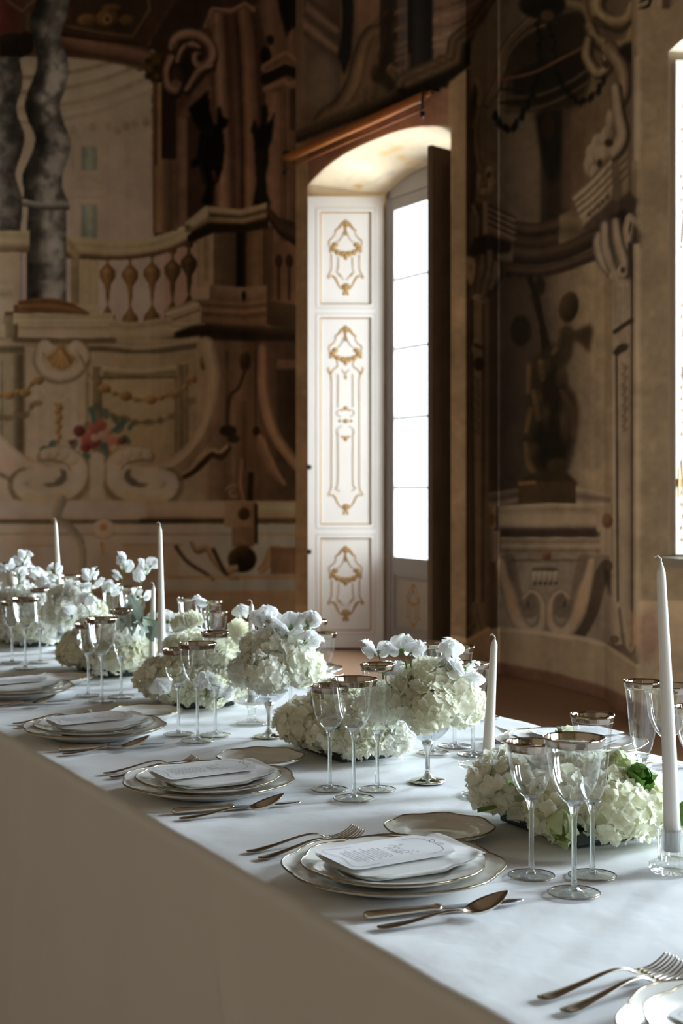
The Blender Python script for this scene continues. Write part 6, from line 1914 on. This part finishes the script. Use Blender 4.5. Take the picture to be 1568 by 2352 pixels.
# ---- sweet peas standing in A3, A4, A5
for root, rgx, lst in ((A3, rg3, [((478, 1450), (476, 1384), 3.55, 1), ((560, 1475), (558, 1412), 3.6, 2), ((470, 1600), (470, 1575), 3.30, 2), ((500, 1610), (515, 1600), 3.30, 2), ((390, 1600), (372, 1590), 3.30, 2)]),
                       (A4, rg4, [((270, 1390), (283, 1290), 4.25, 4), ((294, 1392), (345, 1302), 4.25, 4), ((230, 1400), (212, 1326), 4.35, 3), ((250, 1410), (242, 1352), 4.3, 3), ((205, 1420), (190, 1385), 4.25, 2), ((315, 1400), (318, 1372), 4.3, 3), ((330, 1420), (392, 1432), 4.0, 2), ((380, 1470), (396, 1448), 4.0, 2), ((150, 1430), (165, 1415), 4.3, 2)]),
                       (A5, rg5, [((40, 1350), (60, 1278), 4.95, 4), ((20, 1340), (10, 1300), 5.0, 3), ((75, 1350), (84, 1318), 5.0, 3), ((110, 1360), (112, 1330), 5.0, 2), ((30, 1380), (44, 1320), 4.9, 3)])):
    for (p0, p1, Y, nb) in lst:
        sweet_pea(root, to_local(root, at_depth(*p0, Y)), to_local(root, at_depth(*p1, Y)), nb, rgx, .012)


# ---- dahlias in A3
def dahlia_mesh(seed):
    rg = np.random.default_rng(seed); V, Fc = [], []
    for ring, (cnt, L, el) in enumerate(((10, .020, 1.3), (14, .030, .95), (18, .038, .6), (20, .042, .25), (20, .042, -.1))):
        for k in range(cnt):
            g = petal_grid(L * rg.uniform(.9, 1.1), L * .38, .5, .05, .03, 4, 4, 0, .7)
            R = np.array(Matrix.Rotation(el + rg.normal(0, .08), 3, 'Y').inverted() @ Matrix.Identity(3)).T
            g = g @ np.array(Matrix.Rotation(-el + rg.normal(0, .07), 3, 'Y')).T @ np.array(Matrix.Rotation(2 * math.pi * k / cnt + ring * .3, 3, 'Z')).T
            o = len(V); V += g.tolist(); Fc += [tuple(i + o for i in q) for q in petal_faces()]
    me = bpy.data.meshes.new('dahlia'); me.from_pydata(V, [], Fc); me.materials.append(M['dahlia']); me.polygons.foreach_set('use_smooth', [True] * len(me.polygons)); me.update()
    return me


DAH = dahlia_mesh(3)
for (px, py, Y, tilt, yaw) in ((545, 1462, 3.52, 1.2, .3), (432, 1440, 3.6, .4, 2.), (484, 1590, 3.34, 1.3, -1.2), (505, 1500, 3.45, .9, -1.)):
    share('dahlia', DAH, A3, to_local(A3, at_depth(px, py, Y)), (tilt, 0, yaw))
# ---- dusty miller leaves in A4, a few green leaves elsewhere
V, Fc = leaf_vf(.075, .045, .15, 15, 7, 3.5)
dl = me_obj('dusty_leaf', V, Fc, M['dusty'], A4); dl.location = to_local(A4, at_depth(312, 1470, 4.0)); dl.rotation_euler = (0, -.9, 1.2)
for k, (px, py) in enumerate(((300, 1440), (330, 1440), (318, 1420), (300, 1465), (340, 1468), (322, 1460), (285, 1445))):
    share('dusty_leaf', dl.data, A4, to_local(A4, at_depth(px, py, 4.0 + .02 * (k % 3))), (.3 * k, -.6 - .2 * (k % 3), k * 1.1))
V, Fc = leaf_vf(.040, .022, .1)
gl = me_obj('leaf', V, Fc, M['green'], A1); gl.location = (.02, .13, .05); gl.rotation_euler = (0, .3, 1.6)
for root, rgx in ((A1, rg), (A2, rg2), (A3, rg3), (A4, rg4), (A5, rg5)):
    for k in range(6):
        a = rgx.uniform(0, 6.28)
        share('leaf', gl.data, root, (math.cos(a) * .15, math.sin(a) * .10, rgx.uniform(.03, .09)), (rgx.normal(0, .4), rgx.normal(0, .5), a))


# ------------------------------------------------------------------ footed coupes with flowers
def coupe(p, label, label2, R, seed, peas, silver, Y, cx, cy, heads):
    t = thing('footed_coupe', label, 'vase', p)
    ft = M['mercury']; bw = M['crystal'] if not silver else M['coupe']
    lathe('foot', [(0, 0), (.033, 0), (.0345, .0015), (.033, .003), (.020, .005), (.010, .009), (.0055, .016), (0, .017)], ft, t, 40)
    lathe('stem', [(0, .014), (.006, .014), (.0045, .026), (.0042, .045), (.0055, .058), (.010, .070), (.012, .078), (0, .080)], ft, t, 24)
    lathe('bowl', [tuple(q) for q in spl([(0, .076), (.012, .078), (.026, .086), (.039, .100), (.046, .116), (.049, .132)], 4)], M['coupe'], t, 48)
    b = thing('coupe_bouquet', label2, 'flower arrangement', p + Vector((0, 0, .118)), 0, GF)
    rgx = np.random.default_rng(seed)
    for (x, y, z, r, k) in heads:
        share('hydrangea_head', HEADS[k], b, (x, y, z), (rgx.normal(0, .3), rgx.normal(0, .3), rgx.uniform(0, 6)), [r / .060] * 3)
    for (p0, p1, nb) in peas:
        sweet_pea(b, to_local(b, at_depth(*p0, Y)), to_local(b, at_depth(*p1, Y)), nb, rgx, .008)
    return t


M['coupe'] = thin_glass('silvered_coupe_glass', (.80, .83, .86), 2.2)
hd = [(-.018, .006, .045, .058, 1), (.045, -.015, .045, .056, 0), (0, .04, .055, .058, 3), (-.085, .065, .02, .046, 3), (.075, .02, .02, .045, 1), (.005, -.055, .03, .050, 0), (0, 0, .075, .050, 1)]
coupe(tpt(982, 1795), 'silver stemmed glass coupe between two flower mounds', 'round hydrangea bouquet with sweet peas in the silver stemmed coupe', .05, 51,
      [((880, 1560), (868, 1500), 2), ((930, 1560), (925, 1495), 2), ((948, 1570), (945, 1500), 1), ((1000, 1580), (1040, 1502), 2), ((1040, 1570), (1062, 1540), 3), ((1050, 1590), (1074, 1576), 2), ((900, 1580), (886, 1548), 2), ((1010, 1560), (1010, 1530), 2)], True, 2.72, 0, 0, hd)
hd2 = [(-.008, -.015, .045, .054, 3), (.05, -.01, .045, .060, 2), (0, .04, .055, .060, 3), (-.05, .05, .02, .045, 3), (.085, .02, .03, .045, 1), (.0, -.055, .03, .052, 2), (.02, 0, .085, .050, 3), (-.02, .01, .08, .046, 2)]
coupe(tpt(617, 1692), 'glass coupe beside the dish candlestick and cream mound', 'white hydrangea bouquet with many sweet peas in the second coupe', .05, 52,
      [((620, 1490), (612, 1425), 3), ((640, 1500), (636, 1432), 3), ((670, 1490), (668, 1440), 3), ((700, 1490), (706, 1432), 3), ((650, 1500), (652, 1456), 2), ((690, 1510), (700, 1470), 3), ((610, 1500), (604, 1470), 2), ((630, 1510), (634, 1478), 3)], False, 3.2, 0, 0, hd2)
p3 = UN(4.53, 1.44, TOPZ)
coupe(p3, 'glass coupe standing between the two farthest mounds', 'white bouquet with sweet peas in the coupe between the farthest mounds', .05, 53,
      [((150, 1400), (120, 1310), 3), ((160, 1400), (200, 1350), 3), ((130, 1400), (100, 1350), 3)], False, 4.69, 0, 0, hd2)
